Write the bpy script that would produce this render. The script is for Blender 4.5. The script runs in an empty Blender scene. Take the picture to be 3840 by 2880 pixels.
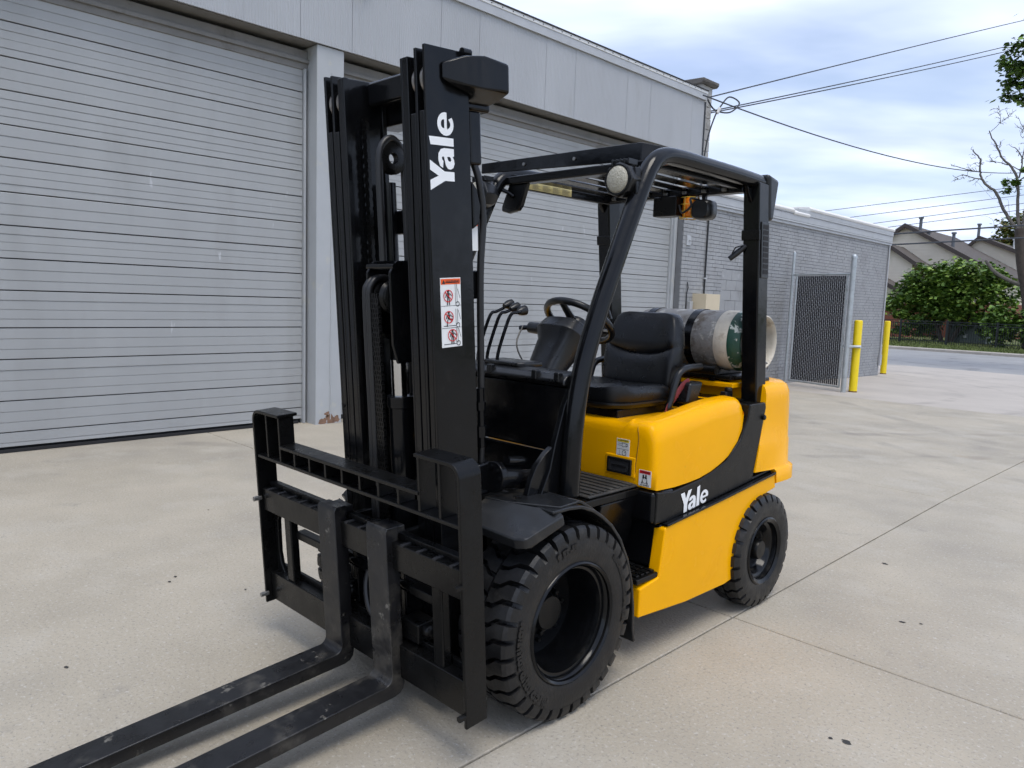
import bpy, bmesh, math, random
from mathutils import Vector, Matrix
random.seed(11)
S = bpy.context.scene
COL = S.collection
R = math.radians
sin, cos, pi = math.sin, math.cos, math.pi

# ------------------------------------------------------------------ camera
YAW, PITCH, ROLL = -0.7807, 0.1135, 0.0344
CAM = Vector((1.6698, -2.0543, 1.539))
fw = Vector((sin(YAW)*cos(PITCH), cos(YAW)*cos(PITCH), -sin(PITCH)))
rt = Vector((cos(YAW), -sin(YAW), 0)); up = rt.cross(fw)
r2 = rt*cos(ROLL) + up*sin(ROLL); u2 = -rt*sin(ROLL) + up*cos(ROLL)
cd = bpy.data.cameras.new('camera'); cam = bpy.data.objects.new('camera', cd); COL.objects.link(cam)
cam.matrix_world = Matrix(((r2.x, u2.x, -fw.x, CAM.x), (r2.y, u2.y, -fw.y, CAM.y), (r2.z, u2.z, -fw.z, CAM.z), (0, 0, 0, 1)))
cd.sensor_width = 36; cd.lens = 2817.78/3840*36; cd.clip_start = .05; cd.clip_end = 2000
S.camera = cam
S.cycles.use_adaptive_sampling = True; S.cycles.adaptive_threshold = .035; S.cycles.max_bounces = 4; S.cycles.diffuse_bounces = 3; S.cycles.glossy_bounces = 2; S.cycles.transmission_bounces = 2; S.cycles.caustics_reflective = False; S.cycles.caustics_refractive = False

# ------------------------------------------------------------------ sky and sun
SUN_EL, SUN_AZ = R(68), R(115)          # azimuth from +Y towards +X
w = bpy.data.worlds.new('World'); S.world = w; w.use_nodes = True
nt = w.node_tree; N = nt.nodes; L = nt.links; N.clear()
def wn(t, **k):
    n = N.new(t)
    for a, b in k.items(): setattr(n, a, b)
    return n
out = wn('ShaderNodeOutputWorld'); bg = wn('ShaderNodeBackground'); L.new(bg.outputs[0], out.inputs[0])
sky = wn('ShaderNodeTexSky', sky_type='NISHITA', sun_disc=False, sun_elevation=SUN_EL, sun_rotation=SUN_AZ, air_density=1.0, dust_density=.6, ozone_density=1.0)
tc = wn('ShaderNodeTexCoord'); sp = wn('ShaderNodeSeparateXYZ'); L.new(tc.outputs['Generated'], sp.inputs[0])
zz = wn('ShaderNodeMath', operation='MAXIMUM'); L.new(sp.outputs[2], zz.inputs[0]); zz.inputs[1].default_value = 0.0
za = wn('ShaderNodeMath', operation='ADD'); L.new(zz.outputs[0], za.inputs[0]); za.inputs[1].default_value = .16
dv = wn('ShaderNodeVectorMath', operation='DIVIDE'); L.new(tc.outputs['Generated'], dv.inputs[0])
cb = wn('ShaderNodeCombineXYZ')
for i in range(3): L.new(za.outputs[0], cb.inputs[i])
L.new(cb.outputs[0], dv.inputs[1])
mp = wn('ShaderNodeMapping'); mp.inputs['Scale'].default_value = (1.0, 1.0, 0); mp.inputs['Rotation'].default_value = (0, 0, R(-42)); mp.inputs['Location'].default_value = (3.1, 1.7, 0)
L.new(dv.outputs[0], mp.inputs[0])
mp2 = wn('ShaderNodeMapping'); mp2.inputs['Scale'].default_value = (.52, .95, 1); L.new(mp.outputs[0], mp2.inputs[0])
n1 = wn('ShaderNodeTexNoise'); n1.inputs['Scale'].default_value = 1.5; n1.inputs['Detail'].default_value = 5; n1.inputs['Roughness'].default_value = .5; n1.inputs['Distortion'].default_value = .25
L.new(mp2.outputs[0], n1.inputs['Vector'])
cr = wn('ShaderNodeValToRGB'); cr.color_ramp.elements[0].position = .36; cr.color_ramp.elements[0].color = (.42, .42, .42, 1); cr.color_ramp.elements[1].position = .60; cr.color_ramp.elements[1].color = (.97, .97, .97, 1)
L.new(n1.outputs['Fac'], cr.inputs[0])
n2 = wn('ShaderNodeTexNoise'); n2.inputs['Scale'].default_value = 2.3; n2.inputs['Detail'].default_value = 4; n2.inputs['Roughness'].default_value = .45; L.new(mp2.outputs[0], n2.inputs['Vector'])
cc = wn('ShaderNodeValToRGB'); cc.color_ramp.elements[0].position = .36; cc.color_ramp.elements[0].color = (4.45, 5.3, 7.5, 1); cc.color_ramp.elements[1].position = .66; cc.color_ramp.elements[1].color = (7.6, 8.3, 10.0, 1)
L.new(n2.outputs['Fac'], cc.inputs[0])
mx = wn('ShaderNodeMix', data_type='RGBA'); L.new(cr.outputs[0], mx.inputs[0]); L.new(sky.outputs[0], mx.inputs[6]); L.new(cc.outputs[0], mx.inputs[7])
L.new(mx.outputs[2], bg.inputs[0]); bg.inputs[1].default_value = .112

sl = bpy.data.lights.new('sun', 'SUN'); sl.energy = 1.35; sl.angle = R(28); sl.color = (1, .95, .86)
so = bpy.data.objects.new('sun', sl); COL.objects.link(so)
sd = Vector((sin(SUN_AZ)*cos(SUN_EL), cos(SUN_AZ)*cos(SUN_EL), sin(SUN_EL)))
so.rotation_euler = (-sd).to_track_quat('-Z', 'Y').to_euler(); so.location = (0, 0, 30)
vs = S.view_settings; vs.view_transform = 'Standard'; vs.look = 'None'; vs.gamma = 1; vs.exposure = .46; vs.use_curve_mapping = False

# ------------------------------------------------------------------ materials
MC = {}
def mat(name, col, rough=.5, metal=0., var=0., vs_=4., bump=0., bs=60., spec=.5, coat=0., dirt=None, speck=None, rvar=0., stretch=None, trans=0.):
    """Principled material; colour varied by noise in world position, optional dirt (colour, low, high, scale) and speckles."""
    if name in MC: return MC[name]
    m = bpy.data.materials.new(name); MC[name] = m; m.use_nodes = True
    n = m.node_tree.nodes; l = m.node_tree.links; b = n['Principled BSDF']
    b.inputs['Roughness'].default_value = rough; b.inputs['Metallic'].default_value = metal
    b.inputs['Specular IOR Level'].default_value = spec; b.inputs['Coat Weight'].default_value = coat; b.inputs['Coat Roughness'].default_value = .08
    if trans: b.inputs['Transmission Weight'].default_value = trans
    g = n.new('ShaderNodeNewGeometry'); P = g.outputs['Position']
    if stretch:
        q = n.new('ShaderNodeMapping'); q.inputs['Scale'].default_value = stretch; l.new(P, q.inputs[0]); P = q.outputs[0]
    c = None
    def noise(s, d=4, r=.55, src=None):
        t = n.new('ShaderNodeTexNoise'); t.inputs['Scale'].default_value = s; t.inputs['Detail'].default_value = d; t.inputs['Roughness'].default_value = r
        l.new(src or P, t.inputs['Vector']); return t.outputs['Fac']
    def ramp(src, p0, p1, v0, v1):
        t = n.new('ShaderNodeMapRange'); t.inputs[1].default_value = p0; t.inputs[2].default_value = p1; t.inputs[3].default_value = v0; t.inputs[4].default_value = v1
        l.new(src, t.inputs[0]); return t.outputs[0]
    def mix(f, a, bb, mode='MIX'):
        t = n.new('ShaderNodeMix'); t.data_type = 'RGBA'; t.blend_type = mode
        if isinstance(f, float): t.inputs[0].default_value = f
        else: l.new(f, t.inputs[0])
        for i, v in ((6, a), (7, bb)):
            if isinstance(v, tuple): t.inputs[i].default_value = (*v, 1)
            else: l.new(v, t.inputs[i])
        return t.outputs[2]
    lo = tuple(x*(1-var) for x in col); hi = tuple(min(1, x*(1+var)) for x in col)
    if var:
        c = mix(ramp(noise(vs_, 3, .6), .3, .7, 0, 1), lo, hi)
    if dirt:
        for dc, d0, d1, ds in (dirt if isinstance(dirt, list) else [dirt]):
            c = mix(ramp(noise(ds, 4, .65), d0, d1, 0, 1), c or col, dc)
    if speck:
        sc, s0, s1, ss = speck
        v = n.new('ShaderNodeTexVoronoi'); v.inputs['Scale'].default_value = ss; l.new(P, v.inputs['Vector'])
        c = mix(ramp(v.outputs['Distance'], s0, s1, 1, 0), c or col, sc)
    if c is None: b.inputs['Base Color'].default_value = (*col, 1)
    else: l.new(c, b.inputs['Base Color'])
    if rvar:
        l.new(ramp(noise(vs_*2.3, 2), .3, .7, max(0.02, rough-rvar), min(1, rough+rvar)), b.inputs['Roughness'])
    if bump:
        t = n.new('ShaderNodeBump'); t.inputs['Strength'].default_value = bump; t.inputs['Distance'].default_value = .01
        l.new(noise(bs, 2, .6), t.inputs['Height']); l.new(t.outputs[0], b.inputs['Normal'])
    return m

BLACK = mat('black_enamel', (.0042, .0045, .0052), .18, var=.25, vs_=7, bump=.035, bs=38, rvar=.07, spec=.3, dirt=((.018, .017, .016), .62, .85, 9))
BLACKM = mat('matte_black_paint', (.005, .005, .005), .30, var=.25, vs_=5, bump=.05, bs=55, rvar=.08, spec=.26, dirt=((.026, .024, .02), .63, .9, 7))
FORKM = mat('worn_fork_steel', (.008, .008, .009), .36, var=.3, vs_=6, bump=.06, bs=60, rvar=.14, dirt=[((.05, .046, .04), .53, .66, 6.5), ((.13, .122, .105), .64, .70, 17)])
PLAST = mat('black_plastic', (.006, .0064, .0072), .32, var=.15, vs_=9, bump=.05, bs=300, rvar=.06)
FENDER = mat('fender_plastic', (.010, .0108, .012), .36, var=.25, vs_=6, bump=.06, bs=120, rvar=.1, dirt=((.09, .078, .06), .56, .8, 5))
VINYL = mat('seat_vinyl', (.006, .0064, .0074), .30, spec=.4, var=.15, vs_=9, bump=.12, bs=420, rvar=.05)
RUBBER = mat('tyre_rubber', (.0085, .0085, .009), .42, spec=.42, var=.3, vs_=9, bump=.12, bs=90, rvar=.1, dirt=((.036, .033, .03), .55, .8, 12))
RUBMAT = mat('floor_mat', (.03, .029, .027), .7, var=.3, vs_=12, bump=.2, bs=90, dirt=((.11, .1, .085), .5, .8, 9))
HOSE = mat('hose_rubber', (.012, .012, .013), .4, var=.2)
YEL = mat('yellow_paint', (.95, .44, .0006), .24, var=.03, vs_=3, bump=.02, bs=22, rvar=.05, spec=.13, dirt=((.5, .23, .02), .76, .86, 9))
CHROME = mat('chrome', (.62, .62, .62), .12, metal=1., var=.1)
STEEL = mat('worn_steel', (.34, .31, .28), .35, metal=.9, var=.35, vs_=14, dirt=((.22, .11, .06), .55, .7, 20))
BOLT = mat('bolt_zinc', (.26, .26, .255), .35, metal=.8, var=.2)
WHITE = mat('white_vinyl', (.86, .87, .87), .4, var=.02)
LABEL = mat('label_white', (.80, .80, .78), .4, var=.03)
ORANGE = mat('label_orange', (.83, .10, .008), .4)
REDL = mat('label_red', (.62, .012, .014), .4)
YELL = mat('label_yellow', (.83, .62, .03), .4)
CREAM = mat('label_cream', (.62, .54, .25), .5, var=.06, vs_=30)
INK = mat('label_ink', (.02, .02, .022), .5)
GREYI = mat('label_grey_ink', (.25, .23, .17), .5)
LENS = mat('lamp_lens', (.44, .41, .32), .12, var=.12, vs_=90, bump=.6, bs=160, spec=.7)
AMBER = mat('amber_lens', (.85, .24, .012), .16, spec=.7)
BRASS = mat('yellow_wire_guard', (.75, .50, .06), .35)
BELT = mat('red_belt', (.16, .018, .022), .75)
TANK = mat('weathered_aluminium', (.25, .243, .232), .5, metal=.3, var=.3, vs_=8, bump=.25, bs=60, rvar=.12, dirt=[((.12, .10, .08), .50, .66, 8), ((.42, .40, .36), .56, .63, 20)])
TANKW = mat('chipped_white_paint', (.60, .55, .46), .6, var=.12, vs_=14, bump=.2, bs=60, dirt=((.26, .2, .14), .55, .75, 14))
TANKG = mat('chipped_green_paint', (.012, .065, .042), .45, var=.3, vs_=9, bump=.15, bs=60, dirt=((.5, .53, .48), .575, .60, 24))
GLASSM = mat('mirror_glass', (.35, .36, .36), .04, metal=1.)

# ------------------------------------------------------------------ mesh helpers
WL = {}
def reg(o, loc, parent):
    COL.objects.link(o); WL[o] = Vector(loc)
    if parent is not None:
        o.parent = parent; o.location = Vector(loc) - WL[parent]
    else: o.location = loc
    return o
def tag(o, label=None, cat=None, group=None, kind=None):
    for k, v in (('label', label), ('category', cat), ('group', group), ('kind', kind)):
        if v: o[k] = v
    return o
def thing(name, loc, label, cat, group=None):
    o = bpy.data.objects.new(name, None); o.empty_display_size = .1
    reg(o, loc, None); return tag(o, label, cat, group)

class B:
    def __init__(s, T=None): s.v = []; s.f = []; s.T = T
    def add(s, vs, fs):
        k = len(s.v); s.v += [tuple(p) for p in vs]; s.f += [tuple(i+k for i in f) for f in fs]; return s
    def box(s, x0, x1, y0, y1, z0, z1):
        x0, x1 = min(x0, x1), max(x0, x1); y0, y1 = min(y0, y1), max(y0, y1); z0, z1 = min(z0, z1), max(z0, z1)
        return s.add([(x0,y0,z0),(x1,y0,z0),(x1,y1,z0),(x0,y1,z0),(x0,y0,z1),(x1,y0,z1),(x1,y1,z1),(x0,y1,z1)],
                     [(0,3,2,1),(4,5,6,7),(0,1,5,4),(1,2,6,5),(2,3,7,6),(3,0,4,7)])
    def hexa(s, bot, top):
        return s.add(list(bot)+list(top), [(0,3,2,1),(4,5,6,7),(0,1,5,4),(1,2,6,5),(2,3,7,6),(3,0,4,7)])
    def prism(s, poly, ax, a, b):
        """2D polygon extruded along axis ax: x -> (y,z), y -> (x,z), z -> (x,y)"""
        def P(u, w_, t): return {'x': (t, u, w_), 'y': (u, t, w_), 'z': (u, w_, t)}[ax]
        n = len(poly); vs = [P(u, w_, a) for u, w_ in poly] + [P(u, w_, b) for u, w_ in poly]
        fs = [tuple(range(n))[::-1], tuple(range(n, 2*n))] + [(i, (i+1) % n, n+(i+1) % n, n+i) for i in range(n)]
        return s.add(vs, fs)
    def loft(s, secs, cap=True, closed=True):
        n = len(secs[0]); vs = [p for c in secs for p in c]; fs = []
        for k in range(len(secs)-1):
            for i in range(n if closed else n-1):
                j = (i+1) % n; fs.append((k*n+i, k*n+j, (k+1)*n+j, (k+1)*n+i))
        if cap: fs += [tuple(range(n))[::-1], tuple(range((len(secs)-1)*n, len(secs)*n))]
        return s.add(vs, fs)
    def tube(s, pts, r, n=12, cap=True, closed=False, sx=1., ref=(0, 0, 1)):
        pts = [Vector(p) for p in pts]; m = len(pts); secs = []
        rr = r if isinstance(r, (list, tuple)) else [r]*m
        prev = None
        for i, p in enumerate(pts):
            if closed: d = pts[(i+1) % m]-pts[i-1]
            else: d = pts[min(i+1, m-1)]-pts[max(i-1, 0)]
            d.normalize()
            if prev is None:
                a = Vector(ref)
                if abs(a.dot(d)) > .95: a = Vector((1, 0, 0))
            else: a = prev
            e1 = (a - d*a.dot(d)).normalized(); e2 = d.cross(e1); prev = e1
            secs.append([p + e1*cos(2*pi*k/n)*rr[i] + e2*sin(2*pi*k/n)*rr[i]*sx for k in range(n)])
        if closed: secs.append(secs[0])
        return s.loft(secs, cap and not closed)
    def lathe(s, prof, c, axis, n=48, closed=False):
        """profile of (radius, distance along axis)"""
        ax = Vector(axis).normalized(); a = Vector((0, 0, 1)) if abs(ax.z) < .9 else Vector((1, 0, 0))
        e1 = (a-ax*a.dot(ax)).normalized(); e2 = ax.cross(e1); c = Vector(c); secs = []
        for r, t in prof:
            secs.append([c+ax*t+(e1*cos(2*pi*k/n)+e2*sin(2*pi*k/n))*r for k in range(n)])
        if closed: secs.append(secs[0])
        return s.loft(secs, False)
    def sheet(s, path, x0, x1, t):
        """(y,z) path thickened and extruded along x"""
        n = len(path); o = []
        for i, (y, z) in enumerate(path):
            a = path[max(0, i-1)]; b_ = path[min(n-1, i+1)]; d = math.hypot(b_[0]-a[0], b_[1]-a[1])
            o.append((y+(b_[1]-a[1])/d*t, z-(b_[0]-a[0])/d*t))
        return s.prism(list(path)+o[::-1], 'x', x0, x1)
    def build(s, name, m, parent=None, bevel=0., seg=2, smooth=38, sub=0, label=None, flip=False):
        vs = [s.T(p) for p in s.v] if s.T else s.v
        xs = [p[0] for p in vs]; ys = [p[1] for p in vs]; zs = [p[2] for p in vs]
        c = Vector(((min(xs)+max(xs))/2, (min(ys)+max(ys))/2, (min(zs)+max(zs))/2))
        me = bpy.data.meshes.new(name); me.from_pydata([(p[0]-c.x, p[1]-c.y, p[2]-c.z) for p in vs], [], s.f)
        bm = bmesh.new(); bm.from_mesh(me); bmesh.ops.recalc_face_normals(bm, faces=bm.faces); bm.to_mesh(me); bm.free()
        me.materials.append(m)
        if smooth:
            me.polygons.foreach_set('use_smooth', [True]*len(me.polygons))
            if smooth < 180: me.set_sharp_from_angle(angle=R(smooth))
        o = bpy.data.objects.new(name, me); reg(o, c, parent)
        if bevel:
            md = o.modifiers.new('bevel', 'BEVEL'); md.width = bevel; md.segments = seg; md.limit_method = 'ANGLE'; md.angle_limit = R(32); md.harden_normals = bool(smooth)
        if sub:
            md = o.modifiers.new('sub', 'SUBSURF'); md.levels = sub; md.render_levels = sub
        if label: o['label'] = label
        return o
def link_copy(o, loc, parent, rotz=None, scale=None):
    c = o.copy()
    reg(c, loc, parent)
    if rotz is not None: c.rotation_euler = (0, 0, rotz)
    if scale: c.scale = scale
    return c
def catmull(pts, n=6, closed=False):
    P = [Vector(p) for p in pts]; out_ = []; m = len(P)
    for i in range(m if closed else m-1):
        a, b_, c, d = (P[(i-1) % m], P[i], P[(i+1) % m], P[(i+2) % m]) if closed else (P[max(i-1, 0)], P[i], P[i+1], P[min(i+2, m-1)])
        for k in range(n):
            t = k/n
            out_.append(.5*((2*b_)+(c-a)*t+(2*a-5*b_+4*c-d)*t*t+(3*b_-a-3*c+d)*t**3))
    if not closed: out_.append(P[-1])
    return out_
def arc(c, r, a0, a1, n=8): return [(c[0]+r*cos(R(a0+(a1-a0)*k/n)), c[1]+r*sin(R(a0+(a1-a0)*k/n))) for k in range(n+1)]

def flat_curve(splines):
    """filled 2D outline (holes allowed) -> (verts2d, faces)"""
    cu = bpy.data.curves.new('outline', 'CURVE'); cu.dimensions = '2D'; cu.fill_mode = 'FRONT'
    for sp_ in splines:
        q = cu.splines.new('POLY'); q.points.add(len(sp_)-1); q.use_cyclic_u = True
        for p, xy in zip(q.points, sp_): p.co = (xy[0], xy[1], 0, 1)
    o = bpy.data.objects.new('outline', cu); COL.objects.link(o)
    dg = bpy.context.evaluated_depsgraph_get(); me = bpy.data.meshes.new_from_object(o.evaluated_get(dg))
    r = ([(v.co.x, v.co.y) for v in me.vertices], [tuple(p.vertices) for p in me.polygons])
    bpy.data.objects.remove(o); bpy.data.curves.remove(cu); bpy.data.meshes.remove(me); return r
def text2d(t, size=1., off=0., space=1.):
    cu = bpy.data.curves.new('txt', 'FONT'); cu.body = t; cu.size = size; cu.offset = off; cu.align_x = 'CENTER'; cu.align_y = 'CENTER'; cu.resolution_u = 3; cu.space_character = space
    o = bpy.data.objects.new('txt', cu); COL.objects.link(o)
    dg = bpy.context.evaluated_depsgraph_get(); me = bpy.data.meshes.new_from_object(o.evaluated_get(dg))
    r = ([(v.co.x, v.co.y) for v in me.vertices], [tuple(p.vertices) for p in me.polygons])
    bpy.data.objects.remove(o); bpy.data.curves.remove(cu); bpy.data.meshes.remove(me); return r
def decal(vf, o, ex, ey, name, m, parent, T=None):
    """flat 2D shape laid into 3D at origin o with axes ex, ey"""
    b_ = B(T); o = Vector(o); ex = Vector(ex); ey = Vector(ey)
    b_.add([o+ex*x+ey*y for x, y in vf[0]], vf[1]); return b_.build(name, m, parent, smooth=0)
def rect(x0, x1, y0, y1): return ([(x0,y0),(x1,y0),(x1,y1),(x0,y1)], [(0,1,2,3)])
def ringf(cx, cy, r0, r1, n=24):
    v = [(cx+r*cos(2*pi*k/n), cy+r*sin(2*pi*k/n)) for r in (r0, r1) for k in range(n)]
    return (v, [(k, (k+1) % n, n+(k+1) % n, n+k) for k in range(n)])
def disc(cx, cy, r, n=16): return ([(cx+r*cos(2*pi*k/n), cy+r*sin(2*pi*k/n)) for k in range(n)], [tuple(range(n))])
def bar2(x0, y0, x1, y1, w_):
    d = math.hypot(x1-x0, y1-y0); px, py = -(y1-y0)/d*w_/2, (x1-x0)/d*w_/2
    return ([(x0+px,y0+py),(x0-px,y0-py),(x1-px,y1-py),(x1+px,y1+py)], [(0,1,2,3)])
def merge(*vf):
    v = []; f = []
    for a, b_ in vf:
        k = len(v); v += a; f += [tuple(i+k for i in q) for q in b_]
    return (v, f)

# ================================================================== THE SETTING
def gz(y): return 0. if y <= 4.88 else (-.0188*(y-4.88) if y < 21 else -.303)
CONC = mat('concrete', (.425, .377, .298), .82, var=.11, vs_=1.1, bump=.35, bs=70, rvar=.08,
           dirt=[((.29, .265, .225), .48, .80, .42), ((.47, .43, .36), .52, .76, 1.3), ((.27, .25, .22), .64, .80, 2.1), ((.42, .33, .235), .64, .80, .9), ((.24, .225, .20), .55, .72, 75), ((.56, .53, .48), .57, .75, 55), ((.10, .095, .09), .735, .76, 9)])
CONC2 = mat('pale_concrete', (.47, .425, .375), .85, var=.07, vs_=.8, bump=.3, bs=60, dirt=[((.33, .30, .27), .58, .8, .5), ((.34, .31, .28), .56, .75, 60)])
SOIL = mat('soil_under', (.13, .12, .105), .95, var=.2)
ASPH = mat('asphalt', (.30, .298, .295), .88, var=.08, vs_=.6, bump=.3, bs=40, dirt=((.15, .15, .155), .58, .75, .9))
KERB = mat('kerb_concrete', (.36, .33, .29), .85, var=.12, vs_=1.5, bump=.2, bs=20, dirt=((.2, .18, .15), .55, .8, 1.3))
GRASS = mat('grass', (.085, .11, .03), .9, var=.35, vs_=1.4, bump=.8, bs=9, dirt=((.20, .17, .07), .5, .75, .9))

def tyre_marks(m, marks, col):
    """rubber arcs left on the slab: (centre x, y, radius, half width, strength)"""
    n = m.node_tree.nodes; l = m.node_tree.links; bs = n['Principled BSDF'].inputs['Base Color']; src = bs.links[0].from_socket
    g = n.new('ShaderNodeNewGeometry'); t = n.new('ShaderNodeTexNoise'); t.inputs['Scale'].default_value = 2.2; t.inputs['Detail'].default_value = 4; l.new(g.outputs['Position'], t.inputs['Vector'])
    tr = n.new('ShaderNodeMapRange'); tr.inputs[1].default_value = .42; tr.inputs[2].default_value = .66; l.new(t.outputs['Fac'], tr.inputs[0])
    for cx, cy, rad, hw, st_ in marks:
        d = n.new('ShaderNodeVectorMath'); d.operation = 'DISTANCE'; d.inputs[1].default_value = (cx, cy, 0); l.new(g.outputs['Position'], d.inputs[0])
        s1 = n.new('ShaderNodeMath'); s1.operation = 'SUBTRACT'; s1.inputs[1].default_value = rad; l.new(d.outputs['Value'], s1.inputs[0])
        s2 = n.new('ShaderNodeMath'); s2.operation = 'ABSOLUTE'; l.new(s1.outputs[0], s2.inputs[0])
        mr = n.new('ShaderNodeMapRange'); mr.inputs[1].default_value = hw*.4; mr.inputs[2].default_value = hw; mr.inputs[3].default_value = st_; mr.inputs[4].default_value = 0; l.new(s2.outputs[0], mr.inputs[0])
        mu = n.new('ShaderNodeMath'); mu.operation = 'MULTIPLY'; l.new(mr.outputs[0], mu.inputs[0]); l.new(tr.outputs[0], mu.inputs[1])
        mxn = n.new('ShaderNodeMix'); mxn.data_type = 'RGBA'; mxn.inputs[7].default_value = (*col, 1); l.new(mu.outputs[0], mxn.inputs[0]); l.new(src, mxn.inputs[6]); src = mxn.outputs[2]
    l.new(src, bs)
tyre_marks(CONC, [(-30, 26, 33.4, .16, .40), (-30, 26, 34.9, .14, .35), (9, 22, 16.2, .18, .35), (9, 22, 17.9, .15, .3), (-3, -14, 22.4, .3, .35)], (.15, .14, .13))
tyre_marks(CONC2, [(-9, 14.5, 6.4, .14, .5), (-9, 14.5, 7.8, .14, .5), (-8.5, 13.5, 9.6, .16, .4), (-8.5, 13.5, 11.0, .16, .4)], (.24, .215, .19))
gnd = B(); gnd.add([(-400,-400,-.62),(400,-400,-.62),(400,600,-.62),(-400,600,-.62)], [(0,1,2,3)])
tag(gnd.build('ground', GRASS, smooth=0), kind='structure')
sub = B(); sub.hexa([(-6.4,-10,-.5),(14,-10,-.5),(14,26,-.6),(-6.4,26,-.6)], [(-6.4,-10,-.03),(14,-10,-.03),(14,4.88,-.03),(-6.4,4.88,-.03)])
yard = B(); ys = [-12, -9.43, -5.85, -2.27, 1.30, 4.88, 8.46, 12.95, 21., 26.1]
for a, b_ in zip(ys[:-1], ys[1:]):
    yard.hexa([(-6.45,a,-.55),(14,a,-.55),(14,b_,-.55),(-6.45,b_,-.55)], [(-6.45,a,gz(a)-.022),(14,a,gz(a)-.022),(14,b_,gz(b_)-.022),(-6.45,b_,gz(b_)-.022)])
yo = tag(yard.build('yard', SOIL, smooth=0), kind='structure')
J = .0033
xs = [-6.4, -.05, 3.55, 7.15, 14]
for a, b_ in zip(ys[:-2], ys[1:-1]):
    far = a > 12
    for p, q in (zip(xs[:-1], xs[1:]) if not far else [(-6.4, 14)]):
        za_, zb_ = gz(a), gz(b_)
        s_ = B(); s_.hexa([(p+J,a+J,za_-.02),(q-J,a+J,za_-.02),(q-J,b_-J,zb_-.02),(p+J,b_-J,zb_-.02)], [(p+J,a+J,za_),(q-J,a+J,za_),(q-J,b_-J,zb_),(p+J,b_-J,zb_)])
        s_.build('concrete_slab', CONC2 if far else CONC, yo, bevel=.006, seg=1)
s_ = B(); s_.box(-60, 14, 21.006, 25.9, -.45, -.303); s_.build('concrete_slab', CONC2, yo, bevel=.006, seg=1)
s_ = B(); s_.box(-60, -6.4, 20.62, 21.0, -.45, -.303); s_.build('concrete_slab', CONC2, yo)
OIL = mat('oil_stain', (.035, .033, .03), .6, var=.3, vs_=40)
rnd = random.Random(8)
for (x, y, s_) in ((.34, -.10, .018), (.77, .62, .02), (.72, .60, .011), (1.02, .30, .010), (-2.3, -.55, .014), (-2.25, -.60, .012), (-1.9, -.35, .010), (.55, 1.9, .016), (.62, 1.95, .01), (.95, 2.6, .014), (.95, .16, .012), (-3.4, .1, .012), (-1.0, -1.1, .009), (-1.6, -1.25, .012), (.18, 2.75, .02)):
    n_ = 11; s_ *= .66; b_ = B(); b_.add([(x+s_*rnd.uniform(.5, 1.2)*cos(2*pi*k/n_)*1.5, y+s_*rnd.uniform(.5, 1.2)*sin(2*pi*k/n_), .0025) for k in range(n_)], [tuple(range(n_))]); b_.build('oil_spot', OIL, yo, smooth=0)
st = B(); st.box(-150, 150, 25.9, 37.7, -.5, -.309); tag(st.build('street', ASPH, smooth=0), kind='structure')
kb = B()
kb.prism([(37.7, -.45), (37.7, -.2), (37.76, -.17), (38.1, -.165), (38.1, -.45)], 'x', -150, 150); tag(kb.build('kerb', KERB), kind='structure')
gv = B(); gv.box(-150, 150, 38.1, 90, -.5, -.17); tag(gv.build('verge', GRASS, smooth=0), kind='structure')
# grass blades on the verge
gb = B(); rnd = random.Random(3)
for i in range(9000):
    x = rnd.uniform(-17, 0); y = rnd.uniform(38.12, 50) if i % 3 else rnd.uniform(38.1, 42.5); h = rnd.uniform(.05, .14); a = rnd.uniform(0, pi); d = rnd.uniform(.02, .05)
    gb.add([(x-cos(a)*d, y-sin(a)*d, -.171), (x+cos(a)*d, y+sin(a)*d, -.171), (x+rnd.uniform(-.05,.05), y+rnd.uniform(-.05,.05), -.17+h)], [(0,1,2)])
tag(gb.build('grass', mat('grass_blades', (.11, .14, .035), .8, var=.4, vs_=2.), smooth=0), 'mown grass strip along the kerb across the street', 'grass', kind='stuff')

# ------------------------------------------------------------------ grey warehouse with the roll-up doors
DOORG = mat('door_grey_paint', (.350, .358, .358), .52, var=.05, vs_=1.3, bump=.03, bs=14, rvar=.08, stretch=(1, 1, .28), dirt=[((.305, .31, .305), .52, .78, 1.6), ((.50, .51, .52), .69, .74, 6)])
WALLG = mat('wall_grey_paint', (.36, .37, .385), .65, var=.06, vs_=1.5, bump=.08, bs=30, dirt=((.27, .27, .26), .6, .8, 2))
COLG = mat('column_grey_paint', (.42, .435, .445), .6, var=.06, vs_=1.8, bump=.12, bs=25, dirt=[((.50, .49, .42), .6, .75, 3), ((.24, .15, .095), .72, .76, 6)])
FASC = mat('fascia_grey_paint', (.40, .41, .425), .5, var=.05, vs_=1.2, bump=.03, bs=20, stretch=(1, 1, .3), dirt=((.33, .33, .325), .58, .8, 2.2))
FLASH = mat('flashing_metal', (.44, .45, .46), .45, metal=.1, var=.06, bump=.04, bs=10)
WHITEM = mat('white_flashing', (.72, .72, .71), .5, var=.05)
DARKG = mat('dark_gap', (.02, .02, .022), .9)
HEADR = mat('header_paint', (.20, .195, .185), .7, var=.12, vs_=3, dirt=((.12, .11, .1), .55, .75, 3))
wh = thing('warehouse', (-8., 4., 0), 'grey metal-clad warehouse with tall roll-up doors behind the forklift', 'building')
b_ = B(); b_.box(-16, -6.36, -9, 10.38, -.4, 5.2); b_.build('wall', WALLG, wh, smooth=0)
b_ = B(); b_.prism([(-16.2, 5.30), (-5.99, 5.30), (-5.99, 5.42), (-16.2, 5.7)], 'y', -9.2, 10.45); b_.build('roof', FLASH, wh, smooth=0)
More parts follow.
